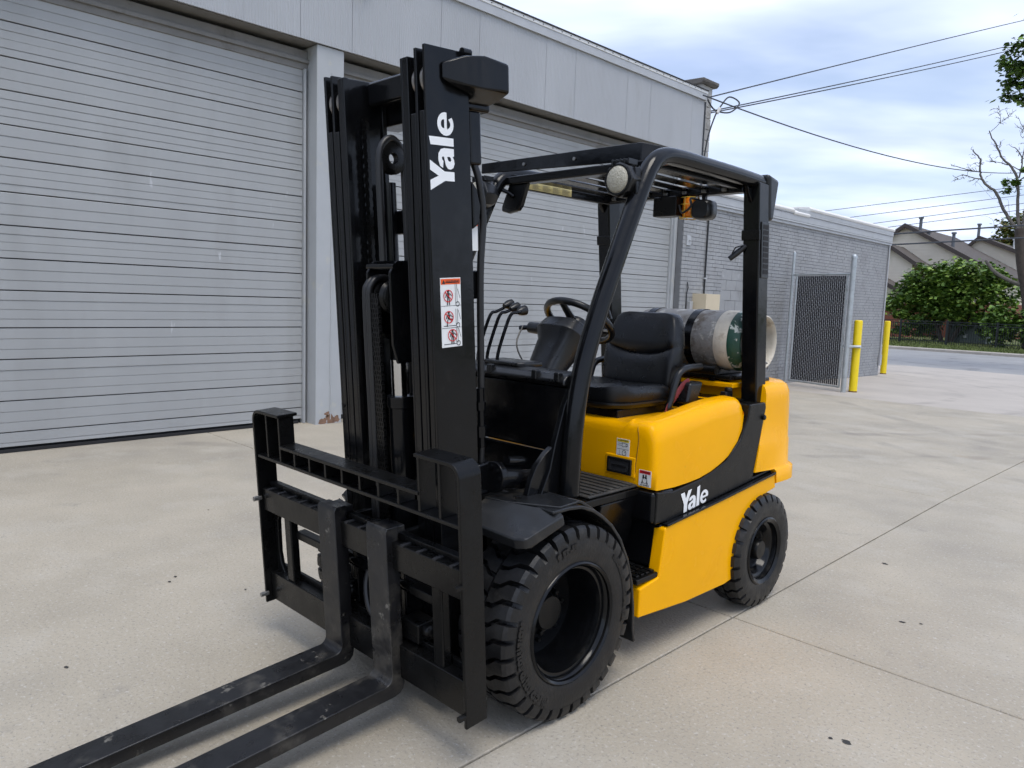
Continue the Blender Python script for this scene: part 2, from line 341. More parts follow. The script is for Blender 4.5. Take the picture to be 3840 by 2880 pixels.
for (y0, y1) in ((-2.3, -1.95), (2.47, 2.815), (9.915, 10.0)):
    b_ = B(); b_.box(-6.36, -6.0 if y0 < 9 else -6.13, y0, y1, -.02-.1*(y0 > 9), 4.243); b_.build('column', COLG, wh, bevel=.012)
    if y0 < 9:
        b_ = B(); b_.tube([(-5.997, (y0+y1)/2+.004*sin(k*1.7)+.02, .05+k*.28) for k in range(15)], [.006+.004*abs(sin(k*2.3)) for k in range(15)], 6); b_.build('weld_bead', COLG, wh)
b_ = B(); b_.box(-6.36, -6.2, -9, 9.9, 3.99, 4.2); b_.build('door_header', HEADR, wh, bevel=.008)
b_ = B(); b_.box(-6.36, -6.17, -9, 9.9, 4.06, 4.10); b_.build('header_lip', HEADR, wh, bevel=.004)
b_ = B(); b_.box(-6.36, -6.02, -9, 10.38, 4.246, 4.27); b_.build('soffit', HEADR, wh)
# ribbed cladding panels, one mesh shared
def rib_panel():
    b = B(); n = 21; w_ = .6445; pts = []
    for k in range(n):
        y = w_*k/n; q = w_/n
        pts += [(.0, y+.0*q), (.0, y+.30*q), (.0035, y+.45*q), (.0035, y+.85*q)]
    pts.append((.0, w_)); z0, z1 = 0, 1.005
    vs = [(x, y, z) for z in (z0, z1) for x, y in pts]; m = len(pts)
    b.add(vs, [(i, i+1, m+i+1, m+i) for i in range(m-1)])
    b.add([(-.02, 0, z0), (-.02, w_, z0), (-.02, w_, z1), (-.02, 0, z1)], [(3, 2, 1, 0)])
    b.add([(0, 0, z0), (0, w_, z0), (-.02, w_, z0), (-.02, 0, z0)], [(0, 1, 2, 3)])
    return b
pp = None; y = 3.547-.6466*18; yy = []
while y < 10.3: yy.append(y); y += .6466
for i, y in enumerate(yy):
    if y < -6.5: continue
    if pp is None:
        pp = rib_panel(); pp.v = [(x-5.975, yv+y, zv+4.246) for x, yv, zv in pp.v]; pp = pp.build('cladding_panel', FASC, wh, smooth=0); base = WL[pp].copy(); by = y
    elif y+.64 < 10.42: link_copy(pp, (base.x+.002*((i*7) % 3-1), base.y+y-by, base.z), wh)
b_ = B(); b_.box(-6.0, -5.975, yy[-1], 10.41, 4.246, 5.25) if yy[-1] < 10.41 else None; b_.build('cladding_panel', FASC, wh, smooth=0)
b_ = B(); b_.prism([(-5.96, 5.245), (-5.94, 5.24), (-5.945, 5.37), (-6.02, 5.37), (-6.02, 5.25)], 'y', -9, 10.44); b_.build('roof_flashing', FLASH, wh, bevel=.004)
b_ = B(); b_.box(-5.95, -5.935, -9, 10.45, 5.36, 5.405); b_.build('drip_edge', WHITEM, wh, bevel=.003)
b_ = B(); b_.box(-6.0, -5.925, -9, 10.46, 5.405, 5.425); b_.build('roof_membrane', mat('roof_black', (.03, .03, .032), .8), wh)
sc_ = None
for k in range(34):
    y = 3.6+k*.2
    if sc_ is None:
        b_ = B(); b_.lathe([(.0, 0), (.008, 0), (.008, .006), (.0, .008)], (-5.936, y, 5.383), (1, 0, 0), 8); sc_ = b_.build('screw', DARKG, wh); sb = WL[sc_].copy()
    else: link_copy(sc_, (sb.x, sb.y+k*.2, sb.z), wh)
# roll-up doors: every slat an object
zl = [.0, .18, .465, .838, 1.12, 1.453, 1.733, 2.02, 2.307, 2.6, 2.88, 3.17, 3.45, 3.745, 4.0]
nb = [2, 3, 4, 3, 4, 3, 4, 3, 4, 3, 4, 3, 4, 3]
def door(y0, y1):
    b = B(); b.box(-6.3, -6.262, y0-.02, y1+.02, -.1, 4.05); d = b.build('roll_up_door', DARKG, wh, smooth=0)
    proto = None
    for zi in range(len(nb)):
        a, c = zl[zi], zl[zi+1]; h = (c-a)/nb[zi]
        for k in range(nb[zi]):
            lo = a+k*h+(.0095 if k == 0 else .0004); hi = a+(k+1)*h
            if zi == 0 and k == 0: lo += .045
            faint = nb[zi] == 4 and k == 2
            dx = -.001 if faint else 0.
            if proto is None:
                p = B(); p.prism([(-.04, 0), (.0015, 0.), (.0032, .05), (.0, .95), (-.0032, 1.), (-.04, 1.)], 'y', y0, y1)
                p.v = [(x-6.215, yv, zv+10) for x, yv, zv in p.v]
                proto = p.build('slat', DOORG, d, smooth=0); pb = WL[proto].copy(); pb.z -= 10.5
                proto.location = Vector((pb.x+dx, pb.y, (lo+hi)/2))-WL[d]; WL[proto] = Vector((pb.x+dx, pb.y, (lo+hi)/2)); proto.scale = (1, 1, hi-lo)
            else:
                o = link_copy(proto, (pb.x+dx+random.uniform(-.0012, .0012), pb.y, (lo+hi)/2), d, scale=(1, 1, hi-lo))
                o.rotation_euler = (0, random.uniform(-.004, .004), 0)
    for y in (y0-.03, y1+.005):
        b = B(); b.box(-6.262, -6.175, y, y+.025, 0, 4.0); b.build('guide_track', COLG, d, bevel=.004)
    b = B(); b.box(-6.25, -6.2, y0+.05, y1-.05, .004, .03); b.build('bottom_seal', DARKG, d)
    return d
door(-1.92, 2.41); door(2.85, 9.88)
rnd = random.Random(17)
RUSTP = mat('flaking_rust', (.22, .13, .085), .9, var=.35, vs_=18, bump=.3)
for (y, z, s_, fx) in ((2.56, .03, .06, 1), (2.66, .02, .09, 1), (2.75, .05, .05, 1), (2.62, .12, .04, 1)):
    n_ = 13; b_ = B(); b_.add([(-5.9985, y+s_*rnd.uniform(.4, 1.1)*cos(2*pi*k/n_), max(.003, z+s_*rnd.uniform(.4, 1.2)*sin(2*pi*k/n_))) for k in range(n_)], [tuple(range(n_))]); b_.build('rust_patch', RUSTP, wh, smooth=0)
# loop of cable hanging on the cladding
cb_ = thing('hanging_cable', (-5.9, 2.9, 4.9), 'short black cable loop hanging on the cladding at the top', 'cable')
b_ = B(); b_.tube(catmull([(-5.955, 2.86, 5.2), (-5.93, 2.87, 4.95), (-5.92, 2.93, 4.84), (-5.925, 3.02, 4.87), (-5.94, 3.06, 5.0), (-5.955, 3.06, 5.2)], 6), .006, 8); b_.build('cable', HOSE, cb_)
b_ = B(); b_.box(-5.965, -5.92, 3.0, 3.12, 4.97, 5.06); b_.build('clip', HOSE, cb_, bevel=.01)
# pier with its cap at the end of the warehouse
PIER = mat('pier_block_paint', (.40, .39, .37), .75, var=.1, vs_=3, bump=.2, bs=18, dirt=[((.56, .55, .5), .6, .72, 3), ((.2, .18, .15), .6, .8, 2)])
pr = thing('chimney_pier', (-6.3, 10.62, 3.6), 'weathered block pier with a stone cap at the warehouse corner', 'pier')
z = 3.6
while z < 5.5:
    b_ = B(); b_.box(-6.5, -6.08-random.uniform(0, .006), 10.47, 10.83+random.uniform(0, .006), z+.004, z+.196); b_.build('block', PIER, pr, bevel=.008); z += .2
b_ = B(); b_.prism([(-6.75, 5.57), (-6.04, 5.57), (-6.0, 5.61), (-6.0, 5.66), (-6.75, 5.69)], 'y', 10.38, 10.93); b_.build('cap', mat('cap_stone', (.12, .11, .10), .85, var=.2, vs_=5, bump=.3), pr, bevel=.012)

# ------------------------------------------------------------------ brick annex
BRK = mat('grey_painted_brick', (.322, .328, .334), .72, var=.09, vs_=2.2, bump=.35, bs=60, dirt=[((.25, .25, .25), .57, .78, 1.3), ((.43, .44, .455), .6, .75, 5)])
BRKS = mat('stained_brick', (.30, .295, .27), .75, var=.14, vs_=6, bump=.35, bs=60, dirt=((.20, .18, .13), .5, .72, 5))
MORT = mat('painted_mortar', (.20, .205, .215), .85, var=.08, bump=.2)
ROOFW = mat('white_roof_membrane', (.80, .79, .76), .6, var=.04, bump=.1, bs=6)
an = thing('brick_annex', (-8., 15., -.2), 'low grey painted brick annex with a white roof edge', 'building')
b_ = B(); b_.box(-14, -6.009, 10.02, 20.54, -.6, 3.4); b_.build('wall', MORT, an, smooth=0)
bl, bh = .2165, .0742
cells = []; z = -.33; row = 0
while z < 3.36:
    y = 10.0 - (0 if row % 2 else bl/2)
    while y < 20.55:
        a, c = max(y, 10.0)+.0025, min(y+bl, 20.56)-.0025
        patch = a > 11.45 and c < 13.3 and z < 2.26 and z > .0
        if c-a > .03 and not patch: cells.append(((a+c)/2, z+bh/2, c-a))
        y += bl
    z += bh; row += 1
def pix(x, y, z):
    q = Vector((x, y, z))-CAM; d = q.dot(fw); return 1920+2817.8*q.dot(r2)/d, 1440-2817.8*q.dot(u2)/d
def vis(y, z):
    u, v = pix(-6, y, z)
    return (2566 < u < 2795 and 760 < v < 1160) or (u > 2895 and not (2960 < u < 3200 and v > 1000))
order = sorted(cells, key=lambda c: (not (vis(c[0], c[1]) and c[2] > .15), c[0]))
bp = None; rest = B()
for i, (y, z, ln) in enumerate(order):
    px = random.uniform(-.0035, .0035); st_ = 14.15 < y < 15.0 and z > 2.2 and random.random() < .75
    if i < 300:
        if bp is None:
            q = B(); q.box(-.012, 0, -.5, .5, -.0322, .0322); q.v = [(x-5.998, yv*1., zv) for x, yv, zv in q.v]
            bp = q.build('brick', BRK, an, smooth=0); bx0 = WL[bp].x; o = bp
            bp.location = Vector((bx0+px, y, z))-WL[an]; WL[bp] = Vector((bx0+px, y, z)); bp.scale = (1, ln, 1)
        else: o = link_copy(bp, (bx0+px, y, z), an, scale=(1, ln, 1))
        if st_: o.material_slots[0].link = 'OBJECT'; o.material_slots[0].material = BRKS
    else:
        rest.box(-6.02, -5.998+px, y-ln/2, y+ln/2, z-.0322, z+.0322)
ro = rest.build('brickwork', BRK, an, smooth=0); ro['kind'] = 'stuff'
for k in range(11):      # block-filled opening
    for j in range(5):
        y0 = 11.46+j*.4-(.2 if k % 2 else 0); a, c = max(y0, 11.46), min(y0+.39, 13.29)
        if c-a < .05: continue
        b_ = B(); b_.box(-6.02, -5.996, a, c, .02+k*.203, .02+k*.203+.196); b_.build('block', BRK, an, bevel=.004)
for (a, c, d, t) in ((3.37, 3.43, -5.955, FLASH), (3.43, 3.47, -5.93, FLASH), (3.475, 3.62, -5.945, FLASH), (3.62, 3.66, -5.925, FLASH)):
    b_ = B(); b_.box(-6.1, d, 9.99, 20.62, a, c-.003); b_.build('fascia_board', t, an, bevel=.004)
b_ = B(); b_.box(-6.1, -5.935, 14.5, 20.63, 3.66, 3.75); b_.build('fascia_board', FLASH, an, bevel=.004)
for k, (a, c, z1) in enumerate(((9.99, 14.3, 3.74), (14.3, 15.1, 3.70), (15.1, 20.66, 3.85))):
    b_ = B(); b_.prism([(-14, z1-.1), (-5.92, z1-.1), (-5.90, z1-.05), (-5.96, z1), (-6.2, z1+.02), (-14, z1)], 'y', a, c); b_.build('roof_edge', ROOFW, an, bevel=.015)
b_ = B(); b_.tube([(-5.965, 20.5, 3.38), (-5.965, 20.5, .25)], .022, 10); b_.build('conduit', FLASH, an)
b_ = B(); b_.box(-5.99, -5.93, 20.44, 20.56, -.0, .3); b_.build('junction_box', FLASH, an, bevel=.008)
cd_ = thing('wall_conduit', (-5.97, 10.9, 1.6), 'thin black conduit running up the brick wall', 'conduit')
b_ = B(); b_.tube([(-5.975, 10.80, 1.7), (-5.975, 10.80, 2.3), (-5.975, 10.805, 3.36)], .016, 8); b_.build('pipe', HOSE, cd_)
b_ = B(); b_.box(-5.998, -5.955, 10.76, 10.84, 2.03, 2.055); b_.build('clip', FLASH, cd_)
CARD = mat('beige_box_paint', (.62, .53, .38), .6, var=.03)
mb = thing('meter_box', (-5.9, 10.8, 1.45), 'beige box mounted on the brick wall behind the seat', 'box')
b_ = B(); b_.box(-6.0, -5.70, 10.43, 10.93, 1.22, 1.745); b_.build('case', CARD, mb, bevel=.004)
ut = thing('switch_box', (-5.95, 10.25, 1.2), 'small grey switch box beside the beige box', 'box')
b_ = B(); b_.box(-6.0, -5.93, 10.26, 10.36, 1.25, 1.6); b_.build('case', FLASH, ut, bevel=.01)
b_ = B(); b_.tube([(-5.98, 10.2, 1.2), (-5.98, 10.2, 1.75), (-5.97, 10.22, 1.85), (-5.98, 10.2, 1.95)], .01, 8); b_.build('cable', HOSE, ut)
lt = thing('wall_plate', (-5.98, 10.15, 2.6), 'small grey plate with a knob on the brick corner', 'fixture')
b_ = B(); b_.box(-6.0, -5.975, 10.10, 10.24, 2.62, 2.80); b_.build('plate', FLASH, lt, bevel=.004)
b_ = B(); b_.lathe([(0, 0), (.016, 0), (.02, .03), (0, .04)], (-5.975, 10.18, 2.71), (1, 0, 0), 10); b_.build('knob', FLASH, lt)

# ------------------------------------------------------------------ chain-link gate and bollards
GALV = mat('galvanised_steel', (.46, .49, .50), .38, metal=.65, var=.1, vs_=6, bump=.04, bs=30, dirt=((.34, .36, .37), .55, .75, 9))
SLATB = mat('black_privacy_slat', (.012, .012, .016), .5, var=.2)
gt = thing('chain_link_gate', (-5.1, 14.07, -.17), 'galvanised chain-link gate filled with black slats beside the brick annex', 'gate')
A0 = Vector((-5.86, 14.31)); A1 = Vector((-4.375, 13.84)); gd = (A1-A0).normalized()
def gp(t): p = A0+(A1-A0)*t; return p.x, p.y
def post(p, r, top, z0):
    b = B(); b.tube([(p[0], p[1], z0), (p[0], p[1], top)], r, 20); o = b.build('post', GALV, gt)
    b = B(); b.lathe([(r*1.12, 0), (r*1.12, .04), (r*.9, .07), (r*.4, .09), (.0, .093)], (p[0], p[1], top-.02), (0, 0, 1), 20); b.build('post_cap', GALV, o)
    for k in range(8):
        z = z0+.12+(top-z0-.3)*k/7
        b = B(); b.lathe([(r*1.0, -.012), (r*1.1, -.012), (r*1.1, .012), (r*1.0, .012)], (p[0], p[1], z), (0, 0, 1), 16, closed=True); b.box(p[0]-.008, p[0]+.008, p[1]-r-.03, p[1]-r, z-.01, z+.01); b.build('tension_band', GALV, o)
post(A0, .030, 2.72, gz(14.3)); post(A1, .052, 2.60, gz(13.84))
zt, zb = 2.27, -.07
for nm, pts in (('top_rail', [(*gp(.03), zt), (*gp(.965), zt)]), ('bottom_rail', [(*gp(.06), zb), (*gp(.93), zb)]), ('stile', [(*gp(.075), zb), (*gp(.075), zt)]), ('stile', [(*gp(.925), zb), (*gp(.925), zt)])):
    b_ = B(); b_.tube(pts, .021, 12); b_.build(nm, GALV, gt)
nS = 25; sp0 = None
for k in range(nS):
    t = .098+(.902-.098)*(k+.5)/nS; x, y = gp(t)
    if sp0 is None:
        b_ = B(); b_.box(x-.0185, x+.0185, y-.003, y+.003, zb+.03, zt-.03); sp0 = b_.build('privacy_slat', SLATB, gt); sp0.rotation_euler = (0, 0, math.atan2(gd.y, gd.x)); sz = WL[sp0].z
    else: link_copy(sp0, (x, y, sz), gt)
b_ = B(); hw = .049; nrm = Vector((-gd.y, gd.x))
wl_ = (A1-A0).length*.804
for k in range(nS+1):                       # zigzag wires woven round the slats
    t0 = .098+.804*k/nS; pts = []; z = zb+.02; q = k % 2
    while z < zt-.02:
        x, y = gp(t0+(.5 if q % 2 else -.5)*.804/nS*.62); off = .006 if q % 2 else -.006
        pts.append((x+nrm.x*off, y+nrm.y*off, z)); z += .043; q += 1
    b_.tube(pts, .0030, 4)
b_.build('wire_mesh', GALV, gt)
YB = mat('bollard_yellow', (.86, .64, .005), .42, var=.04, bump=.05, bs=9)
RUST = mat('rust', (.17, .085, .045), .9, var=.3, vs_=20)
def bollard(p, z0, h, r, label):
    t = thing('bollard', (p[0], p[1], z0), label, 'bollard', 'yellow bollards along the annex')
    b = B(); b.lathe([(r, .02), (r, h-.03), (r*.93, h-.012), (r*.7, h), (0, h)], (p[0], p[1], z0), (0, 0, 1), 28); b.build('sleeve', YB, t, smooth=50)
    b = B(); b.lathe([(r*.97, -.02), (r*1.04, .0), (r*1.0, .03), (r*.97, .04)], (p[0], p[1], z0), (0, 0, 1), 20); b.build('rusty_foot', RUST, t)
bollard((-4.30, 14.16), gz(14.2), 1.51, .082, 'yellow steel bollard strapped to the big gate post')
bollard((-6.13, 21.36), -.303, 1.56, .085, 'yellow steel bollard at the far corner of the brick annex')
lc = thing('gate_latch', (-4.33, 13.98, .8), 'bright pipe coupling joining gate post and yellow bollard', 'latch')
b_ = B(); b_.tube([(-4.43, 13.80, .785), (-4.36, 13.98, .785), (-4.20, 14.09, .785)], .028, 12); b_.build('arm', GALV, lc)
b_ = B(); b_.tube([(-4.37, 13.83, .785), (-4.33, 13.95, .785)], [.05, .045], 14); b_.build('clamp', GALV, lc)
b_ = B(); b_.lathe([(.083, -.03), (.087, -.03), (.087, .03), (.083, .03)], (-4.30, 14.16, .785), (0, 0, 1), 24, closed=True); b_.build('strap', WHITEM, lc)

# ------------------------------------------------------------------ across the street
IRON = mat('fence_iron', (.008, .012, .012), .6)
fn = thing('iron_fence', (-10, 42.6, -.17), 'low black iron railing fence behind the grass verge', 'fence')
pk = None
for k in range(230):
    x = -24+k*.11
    if pk is None: b_ = B(); b_.box(x-.011, x+.011, 42.59, 42.61, -.15, 1.0); pk = b_.build('picket', IRON, fn); pz = WL[pk].copy()
    else: link_copy(pk, (pz.x+k*.11, pz.y, pz.z), fn)
po = None
for k in range(12):
    if po is None: b_ = B(); b_.box(-24.05, -23.96, 42.56, 42.64, -.2, 1.16); po = b_.build('post', IRON, fn); pz2 = WL[po].copy()
    else: link_copy(po, (pz2.x+k*2.3, pz2.y, pz2.z), fn)
for z in (.02, .93, 1.06):
    b_ = B(); b_.box(-24, 3, 42.57, 42.63, z, z+.035); b_.build('rail', IRON, fn)
TRG = mat('transformer_green', (.12, .15, .13), .55, var=.1)
tr = thing('utility_cabinet', (-10.9, 48, -.17), 'grey-green utility cabinet behind the iron fence', 'cabinet')
b_ = B(); b_.box(-11.6, -9.6, 48, 49.4, -.17, 1.55); b_.build('case', TRG, tr, bevel=.04)
b_ = B(); b_.box(-11.65, -9.55, 47.95, 49.45, 1.55, 1.63); b_.build('lid', TRG, tr, bevel=.02)
for x, z, m_ in ((-10.5, 1.1, YELL), (-9.95, 1.15, LABEL), (-10.65, .15, LABEL)):
    b_ = B(); b_.box(x-.1, x+.1, 47.985, 47.995, z, z+.22); b_.build('sticker', m_, tr)
SID = mat('beige_siding', (.74, .66, .54), .75, var=.05, vs_=.6)
sidn = SID.node_tree; wv = sidn.nodes.new('ShaderNodeTexWave'); wv.wave_type = 'BANDS'; wv.bands_direction = 'Z'; wv.wave_profile = 'SAW'; wv.inputs['Scale'].default_value = 1.45
g_ = sidn.nodes.new('ShaderNodeNewGeometry'); sidn.links.new(g_.outputs['Position'], wv.inputs['Vector'])
bm_ = sidn.nodes.new('ShaderNodeBump'); bm_.inputs['Strength'].default_value = .35; bm_.inputs['Distance'].default_value = .03; sidn.links.new(wv.outputs['Fac'], bm_.inputs['Height']); sidn.links.new(bm_.outputs[0], sidn.nodes['Principled BSDF'].inputs['Normal'])
SHING = mat('brown_shingles', (.10, .085, .075), .9, var=.2, vs_=3, bump=.4, bs=12)
RTRIM = mat('brown_trim', (.055, .042, .036), .7)
RBRK = mat('red_brick', (.22, .075, .045), .85, var=.25, vs_=6, bump=.3, bs=25)
WIN = mat('window_glass', (.03, .035, .04), .08, spec=.8)
PIPE = mat('vent_pipe', (.12, .13, .15), .6)
def gable(root, x0, x1, xa, z0, ze0, ze1, za_, y, dep, over=.35, brick=0.):
    b = B(); b.prism([(x0, z0+brick), (x1, z0+brick), (x1, ze1), (xa, za_), (x0, ze0)], 'y', y, y+dep); b.build('wall', SID, root, smooth=0)
    if brick:
        b = B(); b.box(x0-.02, x1+.02, y-.03, y+dep, z0, z0+brick); b.build('brick_base', RBRK, root, smooth=0)
    t = .2
    for (xe, ze) in ((x0, ze0), (x1, ze1)):
        sl_ = (za_-ze)/(xa-xe); xo = xe+(-over if xe < xa else over); zo = ze+sl_*(xo-xe)
        b = B(); b.prism([(xo, zo), (xa, za_), (xa, za_+t), (xo, zo+t)], 'y', y-over, y+dep+over); r = b.build('roof', SHING, root, smooth=0)
        b = B(); b.prism([(xo, zo-.08), (xa, za_-.08), (xa, za_+t+.02), (xo, zo+t+.02)], 'y', y-over-.06, y-over); b.build('barge_board', RTRIM, r, smooth=0)
def vent(root, x, y, z0, z1, m=PIPE):
    b = B(); b.tube([(x, y, z0), (x, y, z1)], .11, 10); b.tube([(x, y, z1-.12), (x, y, z1)], .17, 10); b.build('vent_pipe', m, root)
def window(root, x0, x1, y, z0, z1):
    b = B(); b.box(x0, x1, y-.06, y, z0, z1); f = b.build('window', mat('window_frame', (.6, .58, .54), .5), root)
    b = B(); b.box(x0+.08, x1-.08, y-.07, y-.055, z0+.08, z1-.08); b.build('pane', WIN, f)
hA = thing('townhouse', (-16, 60, -.17), 'tall beige-sided townhouse with a steep gable and roof vents behind the annex', 'house', 'townhouses across the street')
gable(hA, -21.2, -11.2, -17.3, -.17, 4.9, 4.15, 7.65, 57, 12, brick=2.5); vent(hA, -16.55, 57.6, 7., 8.35); vent(hA, -14.5, 58.2, 5.9, 7.25); vent(hA, -16.0, 57.7, 7., 7.35)
hB = thing('townhouse', (-18, 55, -.17), 'low front gable with a dark window under its eave, half behind the bushy tree', 'house', 'townhouses across the street')
gable(hB, -18.9, -15.9, -17.4, -.17, 4.95, 4.95, 6.0, 54.5, 3., brick=2.6); window(hB, -15.85, -15.0, 56.96, 3.3, 4.6)
b_ = B(); b_.prism([(-15.9, 4.9), (-13.2, 3.7), (-13.2, 3.9), (-15.9, 5.1)], 'y', 54.3, 57); b_.build('roof', SHING, hB)
hC = thing('townhouse', (-13, 72, -.17), 'distant beige townhouse gable at the right edge with thin roof pipes', 'house', 'townhouses across the street')
gable(hC, -18.5, -8.5, -15.2, -.17, 4.6, 4.6, 7.6, 68, 12, brick=2.2); vent(hC, -15.6, 69, 7.3, 8.9); vent(hC, -13.0, 69, 6.2, 7.6, mat('pipe_white', (.7, .7, .68), .5)); vent(hC, -17, 68.5, 6.2, 6.9, mat('pipe_white', (.7, .7, .68), .5))
hD = thing('townhouse', (-21, 50, -.17), 'brown-roofed low house wing just past the annex corner', 'house', 'townhouses across the street')
gable(hD, -26, -15.4, -19.2, -.17, 3.0, 2.6, 4.6, 52.5, 1.9, brick=2.3)

LEAF = [mat('leaf_green_%d' % i, c, .55, var=.3, vs_=3.) for i, c in enumerate([(.14, .24, .03), (.075, .145, .02), (.22, .32, .05)])]
BARK = mat('bark', (.06, .046, .037), .9, var=.3, vs_=6, bump=.6, bs=20)
BARKG = mat('grey_bark', (.13, .115, .10), .9, var=.3, vs_=6, bump=.6, bs=20)
def leaves(blobs, n, size, seed, mats, root, droop=.3):
    rr_ = random.Random(seed); bs_ = [B() for _ in mats]; tot = sum(r[0]*r[1]*r[2] for _, r in blobs)
    for c, r in blobs:
        k = int(n*r[0]*r[1]*r[2]/tot)
        # clumps inside the blob
        cl = []
        for _ in range(max(6, k//45)):
            while 1:
                q = Vector((rr_.uniform(-1, 1), rr_.uniform(-1, 1), rr_.uniform(-1, 1)))
                if .25 < q.length < 1: break
            q = q*(.72+.28*rr_.random()); cl.append(Vector((c[0]+q.x*r[0], c[1]+q.y*r[1], c[2]+q.z*r[2])))
        for _ in range(k):
            p = rr_.choice(cl)+Vector((rr_.gauss(0, .16), rr_.gauss(0, .16), rr_.gauss(0, .11)))*min(r)
            s_ = size*rr_.uniform(.55, 1.25); a = rr_.uniform(0, 2*pi); tl = rr_.gauss(0, .6)
            d = Vector((cos(a), sin(a), -droop+tl*.5)).normalized(); e = d.cross(Vector((rr_.gauss(0, .5), rr_.gauss(0, .5), 1))).normalized()
            b = bs_[min(len(mats)-1, int(rr_.random()*rr_.random()*len(mats)*1.6))]
            b.add([p, p+d*s_*.45+e*s_*.36, p+d*s_, p+d*s_*.45-e*s_*.36], [(0, 1, 2, 3)])
    o = None
    for i, b in enumerate(bs_):
        if b.v:
            if o is None: o = b.build('crown', mats[i], root, smooth=0)
            else: b.build('foliage', mats[i], o, smooth=0)
    return o
bt = thing('bushy_tree', (-11.8, 47.5, -.17), 'broad leafy green tree spreading behind the iron fence', 'tree')
for sgn in (-1, .2, 1.1):
    b_ = B(); b_.tube(catmull([(-11.5+sgn*.2, 47.5, -.2), (-11.5+sgn*.8, 47.6, 1.2), (-11.5+sgn*1.9, 47.7, 2.7), (-11.5+sgn*2.6, 47.7, 3.8)], 5), [.13-.005*k for k in range(16)], 8); b_.build('trunk', BARK, bt)
blobs = [((-13.6, 47.2, 2.5), (1.6, 1.5, 1.2)), ((-12.3, 47., 3.3), (1.6, 1.6, 1.3)), ((-11.2, 47.1, 3.4), (1.5, 1.5, 1.4)), ((-9.9, 47.3, 3.5), (1.6, 1.5, 1.2)), ((-12.6, 46.8, 1.9), (1.9, 1.4, .9)), ((-10.8, 46.9, 2.2), (1.8, 1.5, 1.1)), ((-9.0, 47.4, 2.9), (1.3, 1.3, 1.2)), ((-14.4, 47.5, 1.9), (.9, 1.0, .7)), ((-13.4, 47.8, .8), (1.5, 1.0, .9)), ((-11.9, 48.0, .8), (1.6, 1.0, .9)), ((-9.0, 47.6, 1.2), (1.3, 1.0, 1.1))]  # lowest blobs at the end are added shrubs standing in for shade under the tree
leaves(blobs, 19000, .27, 5, [LEAF[1], LEAF[0], LEAF[2]], bt)
sb_ = thing('dark_shrub', (-6.6, 43.6, -.17), 'dark shrub mass at the foot of the bare tree', 'shrub')
leaves([((-7.9, 43.6, 1.1), (1.0, .7, 1.25)), ((-6.5, 43.5, 1.2), (1.1, .7, 1.3)), ((-5.0, 43.6, 1.0), (1.2, .7, 1.2))], 6000, .24, 9, [LEAF[1], LEAF[0]], sb_)
at_ = thing('autumn_tree', (-15.3, 80, -.17), 'yellowing green tree behind the distant townhouse roofs', 'tree')
b_ = B(); b_.tube([(-15.4, 80, -.2), (-15.3, 80, 6.5)], [.3, .2], 8); b_.build('trunk', BARK, at_)
leaves([((-15.9, 80, 8.6), (1.9, 2, 1.9)), ((-13.6, 80, 9.0), (2.4, 2.4, 2.4)), ((-15.2, 80, 7.0), (2.6, 2.2, 1.6))], 6500, .36, 12, [mat('leaf_olive', (.10, .11, .02), .6, var=.4, vs_=1.), LEAF[1], mat('leaf_ochre', (.24, .17, .03), .6, var=.3)], at_)

dt = thing('bare_tree', (-7.1, 44.1, -.17), 'tall half-dead tree with bare forked branches at the right edge', 'tree')
def zp(x, y, dep=0.):      # branch points measured in the plane of the tree (metres right of / above its foot)
    return Vector((-7.51+.0075*(x-800), 44.04+.0017*(x-800)+dep, 5.22+(1500-y)*.0075))
def limb(pts, r0, r1, par, name='limb', n=7):
    P = catmull([zp(*p) for p in pts], 4); m = len(P); r0 *= .52; r1 *= .52
    P = [v+Vector((random.gauss(0, .035), 0, random.gauss(0, .035)))*(r0*4) for v in P]
    b = B(); b.tube(P, [r0+(r1-r0)*k/(m-1) for k in range(m)], n); return b.build(name, BARKG, par)
b_ = B(); b_.tube(catmull([(-6.8, 44.1, -.3), (-7.02, 44.1, 2.2), zp(812, 1659), zp(785, 1500), zp(775, 1400)], 5), [.27-.003*k for k in range(21)], 12); tk = b_.build('trunk', BARK, dt)
L1 = limb([(770, 1400), (720, 1350), (660, 1240), (620, 1150), (560, 1095), (525, 1040), (513, 980), (512, 920), (480, 880), (458, 850)], .17, .05, dt)
limb([(525, 1055), (470, 1040), (420, 1020), (365, 1040)], .06, .02, dt, 'branch'); limb([(510, 1005), (440, 985), (390, 965), (338, 945)], .06, .025, dt, 'branch'); limb([(440, 1030), (410, 1015), (430, 1050)], .03, .012, dt, 'branch')
L2 = limb([(775, 1400), (750, 1250), (735, 1080), (690, 980), (640, 930), (600, 840), (565, 780), (545, 730)], .16, .045, dt)
limb([(555, 735), (600, 680), (597, 620), (585, 570)], .03, .012, dt, 'branch'); limb([(600, 685), (650, 645), (685, 600)], .022, .01, dt, 'branch')
limb([(740, 1060), (750, 960), (735, 900), (705, 860), (690, 850)], .07, .03, dt, 'branch'); limb([(745, 960), (755, 850), (752, 760), (725, 710), (700, 650)], .06, .015, dt, 'branch'); limb([(755, 760), (790, 700), (760, 640), (790, 600)], .035, .01, dt, 'branch'); limb([(745, 1010), (690, 975), (610, 945), (540, 932)], .05, .02, dt, 'branch')
limb([(785, 1450), (800, 1150), (805, 950), (800, 840), (830, 760)], .14, .04, dt); limb([(740, 1080), (780, 1050), (820, 1040)], .07, .03, dt, 'branch'); limb([(755, 1000), (800, 960), (850, 960)], .06, .03, dt, 'branch')
